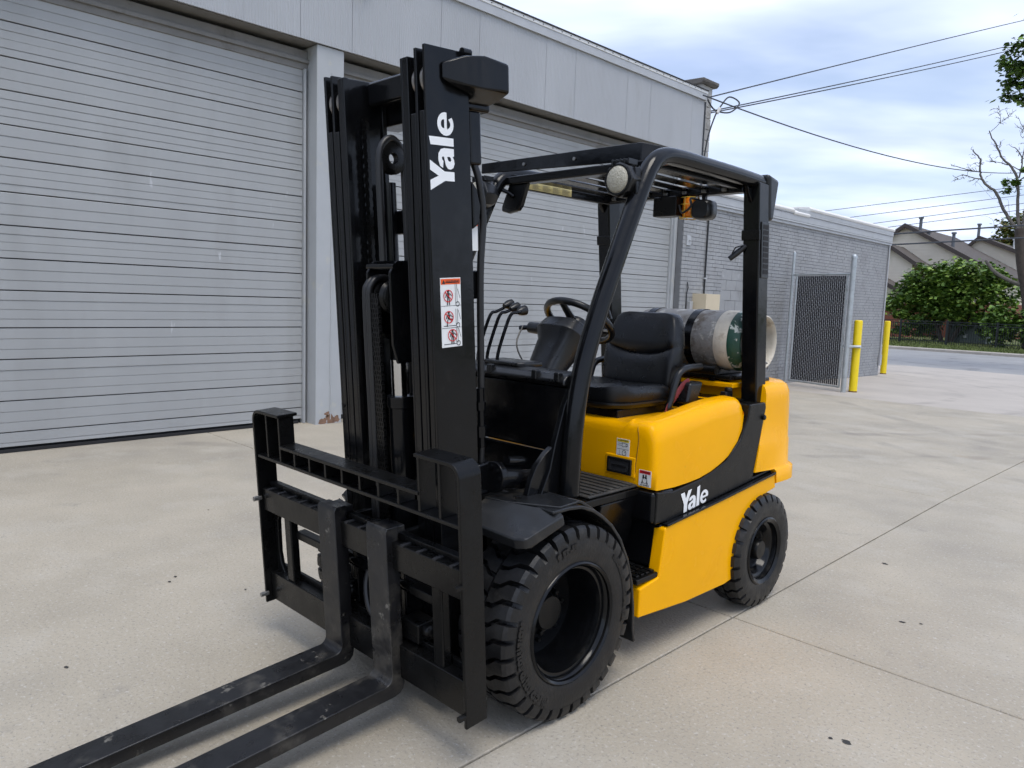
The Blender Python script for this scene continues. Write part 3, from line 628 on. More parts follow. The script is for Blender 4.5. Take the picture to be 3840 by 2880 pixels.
limb([(620, 1150), (605, 1190), (560, 1140), (520, 1090), (480, 1050)], .014, .006, dt, 'twig'); limb([(720, 1350), (700, 1250), (690, 1200), (640, 1200)], .016, .006, dt, 'twig'); limb([(630, 1380), (620, 1340), (580, 1310), (545, 1310)], .016, .006, dt, 'twig'); limb([(780, 720), (720, 720), (700, 715)], .015, .006, dt, 'twig'); limb([(515, 960), (490, 965), (440, 985), (425, 1000)], .014, .006, dt, 'twig')
b_ = B(); b_.tube(catmull([(-7.3, 44.1, 3.1), (-7.8, 43.8, 3.3), (-8.5, 43.6, 3.75), (-8.95, 43.5, 4.35)], 5), [.12-.003*k for k in range(16)], 8); b_.build('limb', BARKG, dt)
tw = B(); rt_ = random.Random(4)
for (x0, y0, x1, y1, n_) in ((720, 1350, 620, 1150, 5), (620, 1150, 515, 1000, 7), (515, 980, 460, 850, 9), (510, 1005, 340, 945, 7), (525, 1055, 365, 1040, 7), (750, 1250, 690, 980, 6), (690, 980, 545, 730, 9), (600, 680, 585, 570, 8), (600, 685, 690, 600, 7), (750, 960, 690, 850, 6), (755, 850, 700, 650, 9), (790, 700, 790, 600, 8), (690, 975, 540, 932, 7), (800, 1150, 830, 760, 10)):
    for _ in range(n_):
        t = rt_.random(); x, y = x0+(x1-x0)*t, y0+(y1-y0)*t; a = math.atan2(y1-y0, x1-x0)+rt_.choice((-1, 1))*rt_.uniform(.35, 1.1); ln = rt_.uniform(18, 62)
        pts = [zp(x, y)]; dp = rt_.uniform(-.4, .4)
        for s_ in (.35, .7, 1.):
            a += rt_.gauss(0, .28); pts.append(zp(x+cos(a)*ln*s_, y+sin(a)*ln*s_, dp*s_))
        tw.tube(pts, [.015, .011, .008, .005], 5, cap=False)
        for _ in range(2):
            b2 = a+rt_.choice((-1, 1))*rt_.uniform(.4, .9); P1 = pts[rt_.choice((1, 2))]; e_ = ln*rt_.uniform(.25, .5)*.0085
            tw.tube([P1, P1+Vector((cos(b2)*e_*.6, dp*.2, -sin(b2)*e_*.42)), P1+Vector((cos(b2+.2)*e_, dp*.3, -sin(b2+.2)*e_*.68))], [.009, .006, .004], 4, cap=False)
tw.build('twigs', BARKG, dt)['kind'] = 'stuff'
leaves([(tuple(zp(690, 1100)), (.5, .5, .42)), (tuple(zp(805, 1000)), (.35, .5, .6))], 1000, .17, 21, [LEAF[1], LEAF[0]], dt)
ot = thing('overhanging_tree', (-1.2, 29., -.3), 'leafy tree crown reaching into the top right corner', 'tree')
b_ = B(); b_.tube(catmull([(-1.0, 29.4, -.6), (-1.1, 29.2, 4), (-1.6, 28.8, 8), (-2.6, 28, 11)], 5), [.4-.012*k for k in range(16)], 10); b_.build('trunk', BARK, ot)
b_ = B(); b_.tube(catmull([(-1.5, 28.8, 7.5), (-3, 28.2, 8.8), (-4.8, 27.4, 9.4)], 4), [.15-.012*k for k in range(9)], 8); b_.build('limb', BARK, ot)
leaves([((-4.5, 27.2, 9.6), (1.1, .9, .75)), ((-4.5, 27.2, 8.8), (.85, .8, .75)), ((-2.8, 27.9, 10.3), (2.0, 1.5, 1.8)), ((-4.15, 27.4, 10.6), (.55, .7, .8)), ((-2.5, 28.2, 8.6), (1.6, 1.4, 1.2))], 14000, .18, 31, [mat('leaf_dark', (.035, .07, .014), .5, var=.3, vs_=3), LEAF[1], LEAF[0]], ot)

# ------------------------------------------------------------------ overhead wires
WIREM = mat('overhead_wire', (.045, .05, .06), .6)
def along(px, dist):
    d = r2*((px[0]-1920)/2817.8)+u2*(-(px[1]-1440)/2817.8)+fw; h = math.hypot(d.x, d.y); return CAM+d*(dist/h)
def wire(name, a, da, b, db, r, sag, label, mid=None):
    A, Bv = along(a, da), along(b, db); pts = []
    for k in range(25):
        t = k/24; p = A.lerp(Bv, t); p.z -= sag*4*t*(1-t); pts.append(p)
    b_ = B(); b_.tube(pts, r, 6); o = b_.build(name, WIREM); return tag(o, label, 'cable', 'overhead wires')
wire('power_line', (2655, 366), 14.6, (3900, 62), 34, .012, -.02, 'topmost overhead wire rising right from the warehouse corner')
wire('power_line', (2640, 422), 15.2, (3900, 143), 34, .012, .05, 'upper of the close pair of wires rising right')
wire('power_line', (2640, 428), 15.2, (3900, 163), 34, .012, .05, 'lower of the close pair of wires rising right')
wire('service_cable', (2637, 357), 14.2, (3910, 640), 40, .014, .55, 'cable sagging from the warehouse corner down to the bare tree')
wire('power_line', (3000, 803), 33, (3900, 690), 38, .011, .0, 'thin wire passing just above the long white roof')
wire('power_line', (3120, 824), 33, (3900, 723), 38, .011, .0, 'second thin wire above the white roof')
wire('power_line', (3200, 848), 33, (3900, 754), 38, .011, .0, 'third thin wire crossing beside the tall roof vent')
wire('power_line', (3270, 860), 33, (3900, 778), 38, .011, .0, 'lowest thin wire crossing the tall roof vent')
wire('communication_cable', (3280, 882), 33, (3910, 840), 38, .030, .0, 'thick dark cable crossing the townhouse gable')
wire('communication_cable', (3280, 921), 33, (3910, 888), 38, .030, .0, 'lower thick dark cable crossing the townhouse gable')
sv = thing('service_drop', (-6, 10.6, 4.5), 'drooping service cable with a loop at the warehouse corner', 'cable')
b_ = B(); b_.tube(catmull([(-5.97, 10.47, 3.7), (-5.97, 10.48, 4.1), (-5.95, 10.55, 4.6), (-5.93, 10.72, 5.02), (-5.9, 10.85, 5.22), (-5.85, 11.05, 5.42), (-5.8, 11.35, 5.36), (-5.85, 11.1, 5.15), (-5.93, 10.7, 5.13), (-5.95, 10.45, 5.28)], 6), .014, 8); b_.build('cable', WIREM, sv)
b_ = B(); b_.tube([(-5.915, 10.76, 5.08), (-5.9, 10.82, 5.18)], .03, 10); b_.build('splice', WHITEM, sv)
b_ = B(); b_.tube([(-5.97, 10.43, 3.3), (-5.97, 10.43, 5.22)], .016, 8); b_.build('riser', WIREM, sv)

# ================================================================== THE FORKLIFT
FL = thing('forklift', (-.6, .7, 0), 'yellow and black counterbalance forklift parked in the middle of the concrete yard', 'forklift')
CX = -.6
def mx_(x): return 2*CX-x
SIDES = ((1, lambda x: x), (-1, mx_))

# ---- wheels
def tyre_mesh(Rr, rb, w, nl, x0, y, sgn, groove, mode):
    """pneumatic-shaped solid tyre, outer face at x0, axle along x, with chevron lugs"""
    d = -sgn; Rb = Rr-groove; b = B(); sw = w
    prof = [(rb, 0.006), (rb+.012, .001), (rb+.03, .0), (rb+(Rb-rb)*.55, -.004), (rb+(Rb-rb)*.82, .0), (Rb-.012, .010), (Rb, .03), (Rb, w/2), (Rb, w-.03), (Rb-.012, w-.010), (rb+(Rb-rb)*.55, w+.004), (rb, w-.006), (rb-.01, w/2)]
    b.lathe(prof, (x0, y, Rr), (d, 0, 0), 96, closed=True)
    pit = 2*pi/nl
    def P(t, r, th): return (x0+d*t, y+r*sin(th), Rr+r*cos(th))
    for half in (0, 1):
        for k in range(nl):
            th0 = k*pit+(pit/2 if half else 0)
            if mode == 'chevron': st_ = [(w/2-.004, 0, Rr), (w*.36, .04, Rr), (w*.22, .42, Rr), (w*.07, .48, Rr-.004), (.006, .48, Rr-.014), (-.001, .48, Rr-groove*1.15)]
            else: st_ = [(w/2-.004, 0, Rr), (w*.38, .0, Rr), (w*.24, .32, Rr), (w*.08, .30, Rr-.004), (.008, .30, Rr-.016), (.0, .30, Rr-groove*1.3)]
            secs = []
            for t, o, r in st_:
                tt = t if not half else w-t
                wd = pit*.43 if r > Rr-.012 else pit*.41
                a, c = th0+o*pit-wd, th0+o*pit+wd*.85
                rl = Rb-.004 if t > .03 else min(r-.004, rb+(Rb-rb)*.80)
                secs.append([P(tt, rl, a), P(tt, r-.001, a+.006), P(tt, r, (a+c)/2), P(tt, r-.001, c-.006), P(tt, rl, c)])
            b.loft(secs, cap=True, closed=False)
    return b
def curved_text(t, size, rad, ang, c, x, root, up_out=True, name='lettering', sgn=1):
    v, f = text2d(t, size, .004*size/.03, 1.1); b = B()
    pts = []
    for px, py in v:
        th = ang+px/rad; r = rad+py
        pts.append((x, c[0]-r*sin(-th), c[1]+r*cos(th)))
    b.add(pts, f); b.add([(p[0]-.004, p[1], p[2]) for p in pts], [q[::-1] for q in f]); 
    return b.build(name, RUBBER, root, smooth=0)
def front_wheel(sg, X):
    x0 = X(0.); y, Rr = 0., .365; d = -sg
    b = B(); b.lathe([(.214, .004), (.222, -.003), (.229, .002), (.232, .012), (.226, .02), (.212, .014), (.205, .022), (.203, .034), (.194, .036), (.190, .048), (.186, .06), (.184, .10), (.182, .165), (.176, .178), (.06, .182), (.0, .182)], (x0, y, Rr), (d, 0, 0), 72)
    wl = b.build('front_wheel', BLACK, FL, smooth=45)
    tyre_mesh(Rr, .226, .25, 34, x0, y, sg, .032, 'chevron').build('tyre', RUBBER, wl, smooth=30)
    b = B(); b.lathe([(.098, .178), (.098, .166), (.088, .160), (.072, .158), (.066, .128), (.062, .122), (.0, .120)], (x0, y, Rr), (d, 0, 0), 40); b.build('hub', BLACKM, wl, smooth=40)
    for k in range(10):
        a = 2*pi*k/10+.2; b = B(); b.lathe([(.0115, .166), (.0115, .146), (.009, .143), (0, .143)], (x0, y+.084*sin(a), Rr+.084*cos(a)), (d, 0, 0), 6); b.build('wheel_nut', BLACKM, wl, smooth=20)
    for k in range(8):
        a = 2*pi*k/8; b = B(); b.lathe([(.009, .18), (.009, .168), (0, .167)], (x0, y+.125*sin(a), Rr+.125*cos(a)), (d, 0, 0), 6); b.build('wheel_nut', BLACKM, wl, smooth=20)
    if sg > 0:
        for txt, s_, r, a in (('2.50-15', .032, .290, R(-12)), ('MITCHELL INDUSTRIAL TIRE', .022, .296, R(75)), ('MITCO SOLID SOLUTION', .032, .290, R(-112))):
            curved_text(txt, s_, r, a, (y, Rr), x0+.0062, wl)
    return wl
def rear_wheel(sg, X):
    x0 = X(-.02); y, Rr = 1.537, .295; d = -sg
    b = B(); b.lathe([(.150, .006), (.168, -.004), (.176, .0), (.179, .01), (.172, .014), (.165, .008), (.152, .012), (.148, .03), (.132, .034), (.126, .04), (.118, .07), (.112, .078), (.06, .08), (.0, .08)], (x0, y, Rr), (d, 0, 0), 64)
    wl = b.build('rear_wheel', BLACK, FL, smooth=45)
    tyre_mesh(Rr, .172, .17, 27, x0, y, sg, .024, 'bar').build('tyre', RUBBER, wl, smooth=30)
    b = B(); b.lathe([(.055, .08), (.055, .05), (.050, .03), (.046, .022), (.0, .020)], (x0, y, Rr), (d, 0, 0), 32); b.build('hub_cap', BLACKM, wl, smooth=40)
    return wl
for sg, X in SIDES: front_wheel(sg, X); rear_wheel(sg, X)
b_ = B(); b_.tube([(-.2, 0, .365), (-1.0, 0, .365)], .09, 16); b_.box(-.95, -.25, -.12, .12, .27, .46); b_.build('drive_axle', BLACKM, FL, bevel=.01)
b_ = B(); b_.tube([(-.19, 1.537, .295), (-1.01, 1.537, .295)], .06, 14); b_.build('steer_axle', BLACKM, FL)

# ---- chassis and lower body
b_ = B(); b_.prism([(-.02, .26), (1.25, .22), (1.30, .60), (1.9, .60), (1.9, .70), (.6, .70), (.55, .74), (.12, .74), (-.02, .5)], 'x', -.28, -.92); b_.build('chassis', BLACKM, FL, bevel=.006)
arch = [(1.30, .23), (1.318, .34), (1.345, .41), (1.385, .475), (1.43, .52), (1.49, .555), (1.57, .585), (1.672, .600)]
for sg, X in SIDES:
    pan = [(.48, .228), (.85, .199), (1.20, .194), (1.27, .203)] + arch + [(1.655, .672), (1.45, .655), (1.1, .622), (.655, .585), (.645, .575), (.622, .41), (.618, .372), (.482, .352)]
    b_ = B(); b_.prism(pan, 'x', X(-.052), X(-.11)); b_.build('side_panel', YEL, FL, bevel=.012, seg=3)
    # black belt that carries the name and sweeps up to the guard post
    belt = [(.60, .602), (.70, .60), (1.1, .636), (1.45, .669), (1.652, .690), (1.657, .703), (1.452, .685), (1.462, .72), (1.545, 1.035), (1.53, 1.06), (1.46, 1.06), (1.372, 1.06), (1.362, .995), (1.302, .893), (1.18, .805), (1.05, .768), (.95, .748), (.72, .727), (.60, .742)]
    b_ = B(); b_.prism(belt, 'x', X(-.072), X(-.16)); b_.build('side_belt', BLACKM, FL, bevel=.008, seg=3)
    b_ = B(); b_.prism([(.655, .588), (1.1, .624), (1.45, .657), (1.655, .675), (1.655, .688), (1.45, .668), (1.1, .634), (.655, .599)], 'x', X(-.045), X(-.12)); b_.build('belt_trim', BLACK, FL, bevel=.003)
    # step well: risers, tread
    b_ = B(); b_.prism([(X(-.085), .585), (X(-.34), .585), (X(-.34), .65), (X(-.085), .65)], 'y', .0, .0) if False else None
    b_ = B(); b_.box(X(-.078), X(-.40), .585, .75, .60, .742); b_.build('step_riser', BLACK, FL, bevel=.022, seg=4)
    b_ = B(); b_.hexa([(X(-.075), .625, .40), (X(-.36), .60, .40), (X(-.36), .75, .40), (X(-.075), .75, .40)], [(X(-.075), .652, .596), (X(-.40), .615, .596), (X(-.40), .75, .596), (X(-.075), .75, .596)]); b_.build('step_riser', BLACK, FL, bevel=.012, seg=3)
    b_ = B(); b_.box(X(-.06), X(-.34), .47, .66, .368, .392); tr_ = b_.build('step', BLACKM, FL, bevel=.005)
    for k in range(5):
        for j in range(4):
            b_ = B(); b_.box(X(-.075-k*.05), X(-.112-k*.05), .485+j*.036, .507+j*.036, .392, .402); b_.build('tread_cleat', BLACKM, tr_, bevel=.003)
    b_ = B(); b_.hexa([(X(-.24), .36, .42), (X(-.34), .36, .42), (X(-.34), .62, .42), (X(-.24), .62, .42)], [(X(-.165), .34, .712), (X(-.34), .34, .712), (X(-.34), .61, .712), (X(-.165), .61, .712)]); b_.build('floor_side', BLACK, FL, bevel=.01, seg=3)
# yale name on the belt
def catp(p, n=5): return [(q.x, q.y) for q in catmull([(a, c, 0) for a, c in p], n, True)]
def yale():
    Y_ = [(0, 1), (.235, 1), (.345, .66), (.47, 1), (.70, 1), (.455, .40), (.455, 0), (.235, 0), (.235, .40)]
    ao = [(.50, 0), (.50, .40), (.47, .54), (.37, .64), (.22, .655), (.08, .59), (.035, .47), (.20, .445), (.235, .50), (.285, .505), (.305, .45), (.295, .415), (.20, .385), (.09, .345), (.02, .26), (.01, .15), (.05, .04), (.15, -.015), (.24, .0), (.31, .055), (.325, 0)]
    ah = [(.305, .285), (.245, .265), (.20, .22), (.195, .155), (.23, .115), (.28, .135), (.305, .18)]
    l_ = [(0, 0), (.19, 0), (.19, 1), (0, .95)]
    n = 22; rx, ry, cx, cy = .27, .335, .27, .315
    eo = [(cx+rx*cos(R(-6+ (a*314/n))), cy+ry*sin(R(-6+(a*314/n)))) for a in range(n+1)]
    ei = [(cx+.115*cos(R(300-(a*112/8))), cy-.03+.17*sin(R(300-(a*112/8)))) for a in range(9)]
    eo = eo+[(cx+.11, cy-.12)]+ei+[(cx-.115, cy-.055), (cx+.265, cy-.055)]
    eh = [(cx-.105, cy+.05), (cx+.105, cy+.05), (cx+.095, cy+.13), (cx+.04, cy+.185), (cx-.04, cy+.185), (cx-.095, cy+.13)]
    v = []
    for sp_, dx in (([Y_], 0), ([ao, ah], .50), ([l_], 1.055), ([eo, eh], 1.29)):
        v.append(flat_curve([[(x+dx, y) for x, y in q] for q in sp_]))
    return merge(*v)
YALE = yale()
ex = Vector((0, .128, .014)); ey = Vector((0, .0, .094))
decal(YALE, (-.0695, .783, .613), ex, ey, 'name_lettering', WHITE, FL)
# floor and mat
b_ = B(); b_.box(-.16, -1.04, .16, .62, .715, .745); b_.build('floor_plate', BLACKM, FL, bevel=.004)
b_ = B(); b_.box(-.17, -.98, .26, .60, .747, .759); mt_ = b_.build('floor_mat', RUBMAT, FL, bevel=.006)
for k in range(7):
    b_ = B(); b_.box(-.18, -.97, .285+k*.044, .312+k*.044, .759, .766); b_.build('mat_rib', RUBMAT, mt_, bevel=.004)

# ---- front fenders
for sg, X in SIDES:
    path = [(-.13, .806), (-.04, .807), (.03, .800), (.10, .774), (.16, .738), (.22, .692), (.28, .625), (.335, .53), (.372, .43), (.392, .32), (.398, .22), (.412, .165)]
    b_ = B(); b_.sheet(path, X(-.012), X(-.285), .014); fd_ = b_.build('fender', FENDER, FL, bevel=.005, seg=3)
    top = [(X(.006), -.288, .742), (X(.010), -.272, .752), (X(.010), -.10, .793), (X(-.02), -.085, .80), (X(-.19), -.185, .812), (X(-.285), -.205, .812), (X(-.285), -.312, .752), (X(-.03), -.305, .738)]
    n_ = len(top); b_ = B(); b_.add(top+[(x, y+.012, z-.040) for x, y, z in top], [tuple(range(n_)), tuple(range(n_, 2*n_))]+[(i, (i+1) % n_, n_+(i+1) % n_, n_+i) for i in range(n_)])
    b_.build('fender_front', FENDER, fd_, bevel=.009, seg=3, smooth=25)
    b_ = B(); b_.prism([(X(-.02), -.085), (X(-.19), -.185), (X(-.285), -.205), (X(-.285), .02), (X(-.03), .03)], 'z', .804, .814); b_.build('fender_top', FENDER, fd_, bevel=.004)
    b_ = B(); b_.sheet([(.02, .818), (.10, .792), (.17, .752), (.23, .706)], X(-.07), X(-.27), .012); b_.build('wear_strip', FENDER, fd_, bevel=.003)
    # gusset foot of the guard
    b_ = B(); b_.prism([(-.075, .812), (.02, .812), (.05, .95), (.055, .985), (.02, .965), (-.03, .92), (-.058, .87)], 'x', X(-.19), X(-.215)); b_.build('foot_gusset', BLACK, FL, bevel=.003)

# ---- cowl and dashboard
def TC(p): return p
b_ = B(); b_.hexa([(-.19, .165, .935), (-1.01, .165, .935), (-1.01, .2, .935), (-.19, .2, .935)], [(-.165, .132, 1.205), (-1.035, .132, 1.205), (-1.035, .18, 1.205), (-.165, .18, 1.205)]); b_.build('cowl_panel', BLACK, FL, bevel=.010, seg=3)
b_ = B(); b_.hexa([(-.30, .175, .50), (-.90, .175, .50), (-.90, .21, .50), (-.30, .21, .50)], [(-.235, .182, .928), (-.965, .182, .928), (-.965, .22, .925), (-.235, .22, .925)]); b_.build('lower_cowl', BLACK, FL, bevel=.008, seg=3)
b_ = B(); b_.prism([(.118, 1.208), (.115, 1.228), (.135, 1.25), (.18, 1.262), (.26, 1.255), (.275, 1.20)], 'x', -.20, -1.0); ds_ = b_.build('dash_top', PLAST, FL, bevel=.012, seg=3)
for x in (-.24, -.36, -.62):
    b_ = B(); b_.box(x-.014, x+.014, .112, .14, 1.222, 1.262); b_.build('clip', PLAST, ds_, bevel=.006)
b_ = B(); b_.prism([(-.70, .16), (-.50, .16), (-.48, .19), (-.48, .30), (-.72, .30), (-.72, .19)], 'z', 1.255, 1.276); b_.build('dash_cover', PLAST, ds_, bevel=.008, seg=3)
for x, z in ((-.30, .86), (-.27, .83)):
    b_ = B(); b_.lathe([(.016, 0), (.016, .012), (.011, .016), (0, .016)], (x, .172, z), (0, -1, 0), 12); b_.build('bolt', BLACK, FL)

# ---- steering column, wheel, levers
cu_ = Vector((0, .62, .78)).normalized()
def sect(c, hx, hy, n=20, p=3.2):
    e = Vector((1, 0, 0)); g = Vector((0, .78, -.62))
    return [Vector(c)+e*hx*(abs(cos(t))**(2/p))*(1 if cos(t) > 0 else -1)+g*hy*(abs(sin(t))**(2/p))*(1 if sin(t) > 0 else -1) for t in [2*pi*k/n for k in range(n)]]
b_ = B(); b_.loft([sect((-.6, .40, 1.15), .075, .055), sect((-.6, .46, 1.24), .085, .065), sect((-.6, .53, 1.325), .10, .08), sect((-.6, .56, 1.362), .13, .11), sect((-.6, .605, 1.40), .12, .105), sect((-.6, .625, 1.418), .07, .06)]); co_ = b_.build('steering_column', PLAST, FL, smooth=40, bevel=.004)
b_ = B(); b_.hexa([(-.56, .42, 1.24), (-.64, .42, 1.24), (-.64, .445, 1.22), (-.56, .445, 1.22)], [(-.54, .485, 1.345), (-.66, .485, 1.345), (-.66, .51, 1.325), (-.54, .51, 1.325)]); b_.build('column_trim', BLACK, co_, bevel=.012, seg=3)
b_ = B(); b_.tube([(-.72, .56, 1.40), (-.80, .545, 1.405)], [.03, .026], 12); b_.build('key_switch', PLAST, co_)
b_ = B(); b_.tube([(-.80, .545, 1.405), (-.85, .53, 1.40)], .012, 8); b_.build('key', BLACK, co_)
b_ = B(); b_.tube(catmull([(-.83, .53, 1.41), (-.81, .47, 1.33), (-.72, .43, 1.25), (-.6, .42, 1.20), (-.5, .43, 1.18)], 5), .004, 6); b_.build('wire', HOSE, co_)
wc = Vector((-.605, .675, 1.443)); wnn = Vector((0, .57, .82)).normalized(); we = Vector((1, 0, 0)); wg = wnn.cross(we)
b_ = B(); b_.tube([wc+we*.165*cos(2*pi*k/40)+wg*.165*sin(2*pi*k/40) for k in range(40)], .0165, 10, closed=True); sw_ = b_.build('steering_wheel', PLAST, FL)
for a in (30, 150, 270):
    b_ = B(); e = we*cos(R(a))+wg*sin(R(a)); b_.tube([wc-wnn*.025+e*.03, wc-wnn*.012+e*.10, wc+e*.162], [.016, .013, .011], 8, sx=1.6); b_.build('spoke', PLAST, sw_)
b_ = B(); b_.lathe([(.05, -.06), (.055, -.02), (.045, .0), (.02, .006), (0, .006)], wc, wnn, 24); b_.build('horn_pad', PLAST, sw_)
for k, (bx, by) in enumerate(((-.645, .19), (-.72, .20), (-.79, .21))):
    kx, ky, kz = bx-.01+.02*k, by+.155, 1.475+.012*k
    b_ = B(); b_.tube(catmull([(bx, by, 1.24), (bx-.005, by+.005, 1.30), (bx+.0, by+.045, 1.42), (bx+.003, by+.07, 1.47), (bx+.005, by+.10, 1.478), (kx, ky, kz+.01)], 5), .0075, 8); lv = b_.build('control_lever', BLACK, FL)
    b_ = B(); b_.tube([(kx-.0, ky-.035, kz+.004), (kx, ky-.01, kz+.010), (kx, ky+.012, kz+.014), (kx, ky+.02, kz+.015)], [.010, .021, .023, .012], 12); b_.build('knob', PLAST, lv)

# ---- engine hood
def hood():
    b = B(); secs = []
    def prof(inset, zb, zs, zd, zi):
        """half section from the bottom outside up over the shoulder to the seat deck"""
        xo = -.082-inset; r = .055
        p = [(xo+.0, zb), (xo-.001, zb+.3*(zs-zb)), (xo-.004, zs-r*1.6)]
        p += [(xo-.004-r*(1-cos(R(a))), zs-r*1.6+r*1.6*sin(R(a))) for a in (20, 40, 60, 78, 90)]
        p += [(xo-.10, zs+.003), (xo-.125, zs-.004), (xo-.145, zd+.018), (xo-.165, zd), (xo-.25, zi), (-.6, zi)]
        return p
    def full(y, *a):
        h = prof(*a); pts = [(x, y, z) for x, z in h]+[(mx_(x), y, z) for x, z in h[::-1][1:]]
        return pts
    S_ = [(.588, .034, .772, .972, .966, .964), (.590, .016, .758, 1.0, .99, .988), (.597, .006, .750, 1.016, 1.006, 1.004), (.612, .001, .746, 1.028, 1.016, 1.014), (.65, 0, .745, 1.036, 1.02, 1.018), (.75, 0, .742, 1.046, 1.022, 1.02), (.85, 0, .745, 1.058, 1.022, 1.02), (.95, 0, .752, 1.071, 1.022, 1.02),
          (1.05, .0, .77, 1.084, 1.02, 1.02), (1.12, .0, .79, 1.091, 1.02, 1.02), (1.17, .0, .808, 1.094, 1.02, 1.02), (1.23, 0, .835, 1.096, 1.03, 1.03), (1.29, .002, .885, 1.096, 1.06, 1.06), (1.33, .004, .94, 1.092, 1.07, 1.07), (1.352, .010, .985, 1.082, 1.07, 1.07), (1.362, .020, 1.01, 1.066, 1.06, 1.06)]
    for s_ in S_: secs.append(full(*s_))
    b.loft(secs, cap=True, closed=True); return b
hd = hood().build('engine_hood', YEL, FL, smooth=55)
# shut line, latch, stickers on the front of the hood
b_ = B(); b_.tube(catmull([(-.185, .588, .775), (-.18, .588, .86), (-.172, .588, .955), (-.185, .606, 1.018), (-.19, .75, 1.044), (-.19, 1.0, 1.076)], 6), .0022, 6); b_.build('shut_line', mat('yellow_shadow_gap', (.30, .13, .004), .6), hd)
b_ = B(); b_.box(-.345, -.18, .5835, .60, .782, .875); b_.build('latch_recess', YEL, hd, bevel=.012, seg=3)
b_ = B()
for (x0, x1, z0, z1) in ((-.328, -.314, .797, .857), (-.212, -.198, .797, .857), (-.328, -.198, .850, .862), (-.328, -.198, .793, .805)): b_.box(x0, x1, .575, .588, z0, z1)
b_.build('latch', PLAST, hd, bevel=.004); b_ = B(); b_.box(-.314, -.212, .580, .587, .80, .855); b_.build('latch_pocket', DARKG, hd)
b_ = B(); b_.box(-.30, -.225, .577, .582, .823, .829); b_.build('latch_bar', PLAST, hd)
def sticker(x0, x1, z0, z1, y, head, txt, par, hm, txt2=None):
    b = B(); b.box(x0, x1, y, y+.0015, z0, z1); o = b.build('warning_label', LABEL, par)
    w_ = x1-x0; h = z1-z0; O = (x0, y-.0008, z0); ex_, ey_ = (w_, 0, 0), (0, 0, h)
    decal(rect(.05, .95, 1-head, .97), O, ex_, ey_, 'label_header', hm, o)
    t = text2d(txt, .13, .003); k = .80/max(1e-6, max(p[0] for p in t[0])-min(p[0] for p in t[0])); k = min(k, 6)
    decal(([(.55+p[0]*k*.8, 1-head/2+p[1]*k*w_/h*.8) for p in t[0]], t[1]), (x0, y-.0014, z0), ex_, ey_, 'label_text', INK, o)
    return o, O, ex_, ey_
o, O, ex_, ey_ = sticker(-.286, -.217, .869, .947, .586, .18, 'CAUTION', hd, YELL)
decal(merge(bar2(.05, .42, .95, .42, .02), bar2(.1, .62, .45, .62, .02), bar2(.1, .72, .45, .72, .02), bar2(.45, .56, .45, .78, .025), bar2(.45, .78, .85, .74, .025), bar2(.45, .56, .85, .6, .025), ringf(.80, .67, .05, .08, 12), bar2(.25, .10, .25, .34, .02), ringf(.62, .22, .13, .16, 16), bar2(.62, .22, .74, .3, .02), bar2(.1, .08, .8, .08, .02)), (O[0], O[1]-.0006, O[2]), ex_, ey_, 'label_drawing', INK, o)
o, O, ex_, ey_ = sticker(-.160, -.098, .760, .830, .586, .22, 'DANGER', hd, REDL)
decal(merge(disc(.38, .66, .07), disc(.60, .68, .07), rect(.30, .46, .48, .60), rect(.52, .68, .48, .60), rect(.28, .32, .2, .4), rect(.68, .72, .2, .4), ringf(.5, .38, .17, .20, 14), rect(.24, .34, .16, .26), rect(.66, .76, .16, .26)), (O[0], O[1]-.0006, O[2]), ex_, ey_, 'label_drawing', INK, o)
t = text2d('NO RIDERS!', .12, .002); decal(([(.5+p[0]*1.2, .075+p[1]*1.0) for p in t[0]], t[1]), (O[0], O[1]-.0006, O[2]), ex_, ey_, 'label_text', INK, o)
decal(disc(.15, .9, .05, 3), (-.286, .5845, .869), (.069, 0, 0), (0, 0, .078), 'label_symbol', INK, hd)

# ---- seat
def rr(c, hx, hy, n=28, p=4., ax=('x', 'y')):
    out_ = []
    for k in range(n):
        t = 2*pi*k/n; a = hx*(abs(cos(t))**(2/p))*(1 if cos(t) > 0 else -1); d = hy*(abs(sin(t))**(2/p))*(1 if sin(t) > 0 else -1)
        out_.append((c[0]+a, c[1]+d, c[2]))
    return out_
SX = -.545
b_ = B(); b_.loft([rr((SX, .86, 1.035), .215, .235), rr((SX, .86, 1.045), .232, .252), rr((SX, .86, 1.085), .238, .258), rr((SX, .855, 1.112), .232, .25), rr((SX, .865, 1.128), .205, .215), rr((SX, .875, 1.132), .15, .15)], cap=True)
b_.v = [(x, y, z+.02) for x, y, z in b_.v]
for i, (x, y, z) in enumerate(b_.v):
    if z > 1.09: b_.v[i] = (x, y, z+.035*max(0, (abs(x-SX)-.10)/.14)*.6-.014*max(0, (y-.86)/.24)+(.018 if y < .70 else 0))
seat = b_.build('seat', VINYL, FL, smooth=60)
b_ = B(); b_.loft([rr((SX, .86, 1.078), .2405, .2605), rr((SX, .86, 1.086), .2405, .2605)]); b_.build('piping', PLAST, seat)
b_ = B(); b_.box(SX-.2, SX+.2, .66, 1.08, 1.01, 1.056); b_.build('seat_base', BLACKM, seat, bevel=.006)
def bsec(h, hx, yf, yb, n=30, p=3.6):
    z = 1.10+h; out_ = []
    for k in range(n):
        t = 2*pi*k/n; a = hx*(abs(cos(t))**(2/p))*(1 if cos(t) > 0 else -1); d = (abs(sin(t))**(2/p))*(1 if sin(t) > 0 else -1)
        yc, hh = (yf+yb)/2, (yb-yf)/2; wing = -.028*max(0, (abs(a)/hx-.55))/.45 if d < 0 else 0
        out_.append((SX+a, yc+d*hh+wing, z+.05*(abs(a)/hx)**2*math.exp(-((h-.185)/.075)**2)))
    return out_
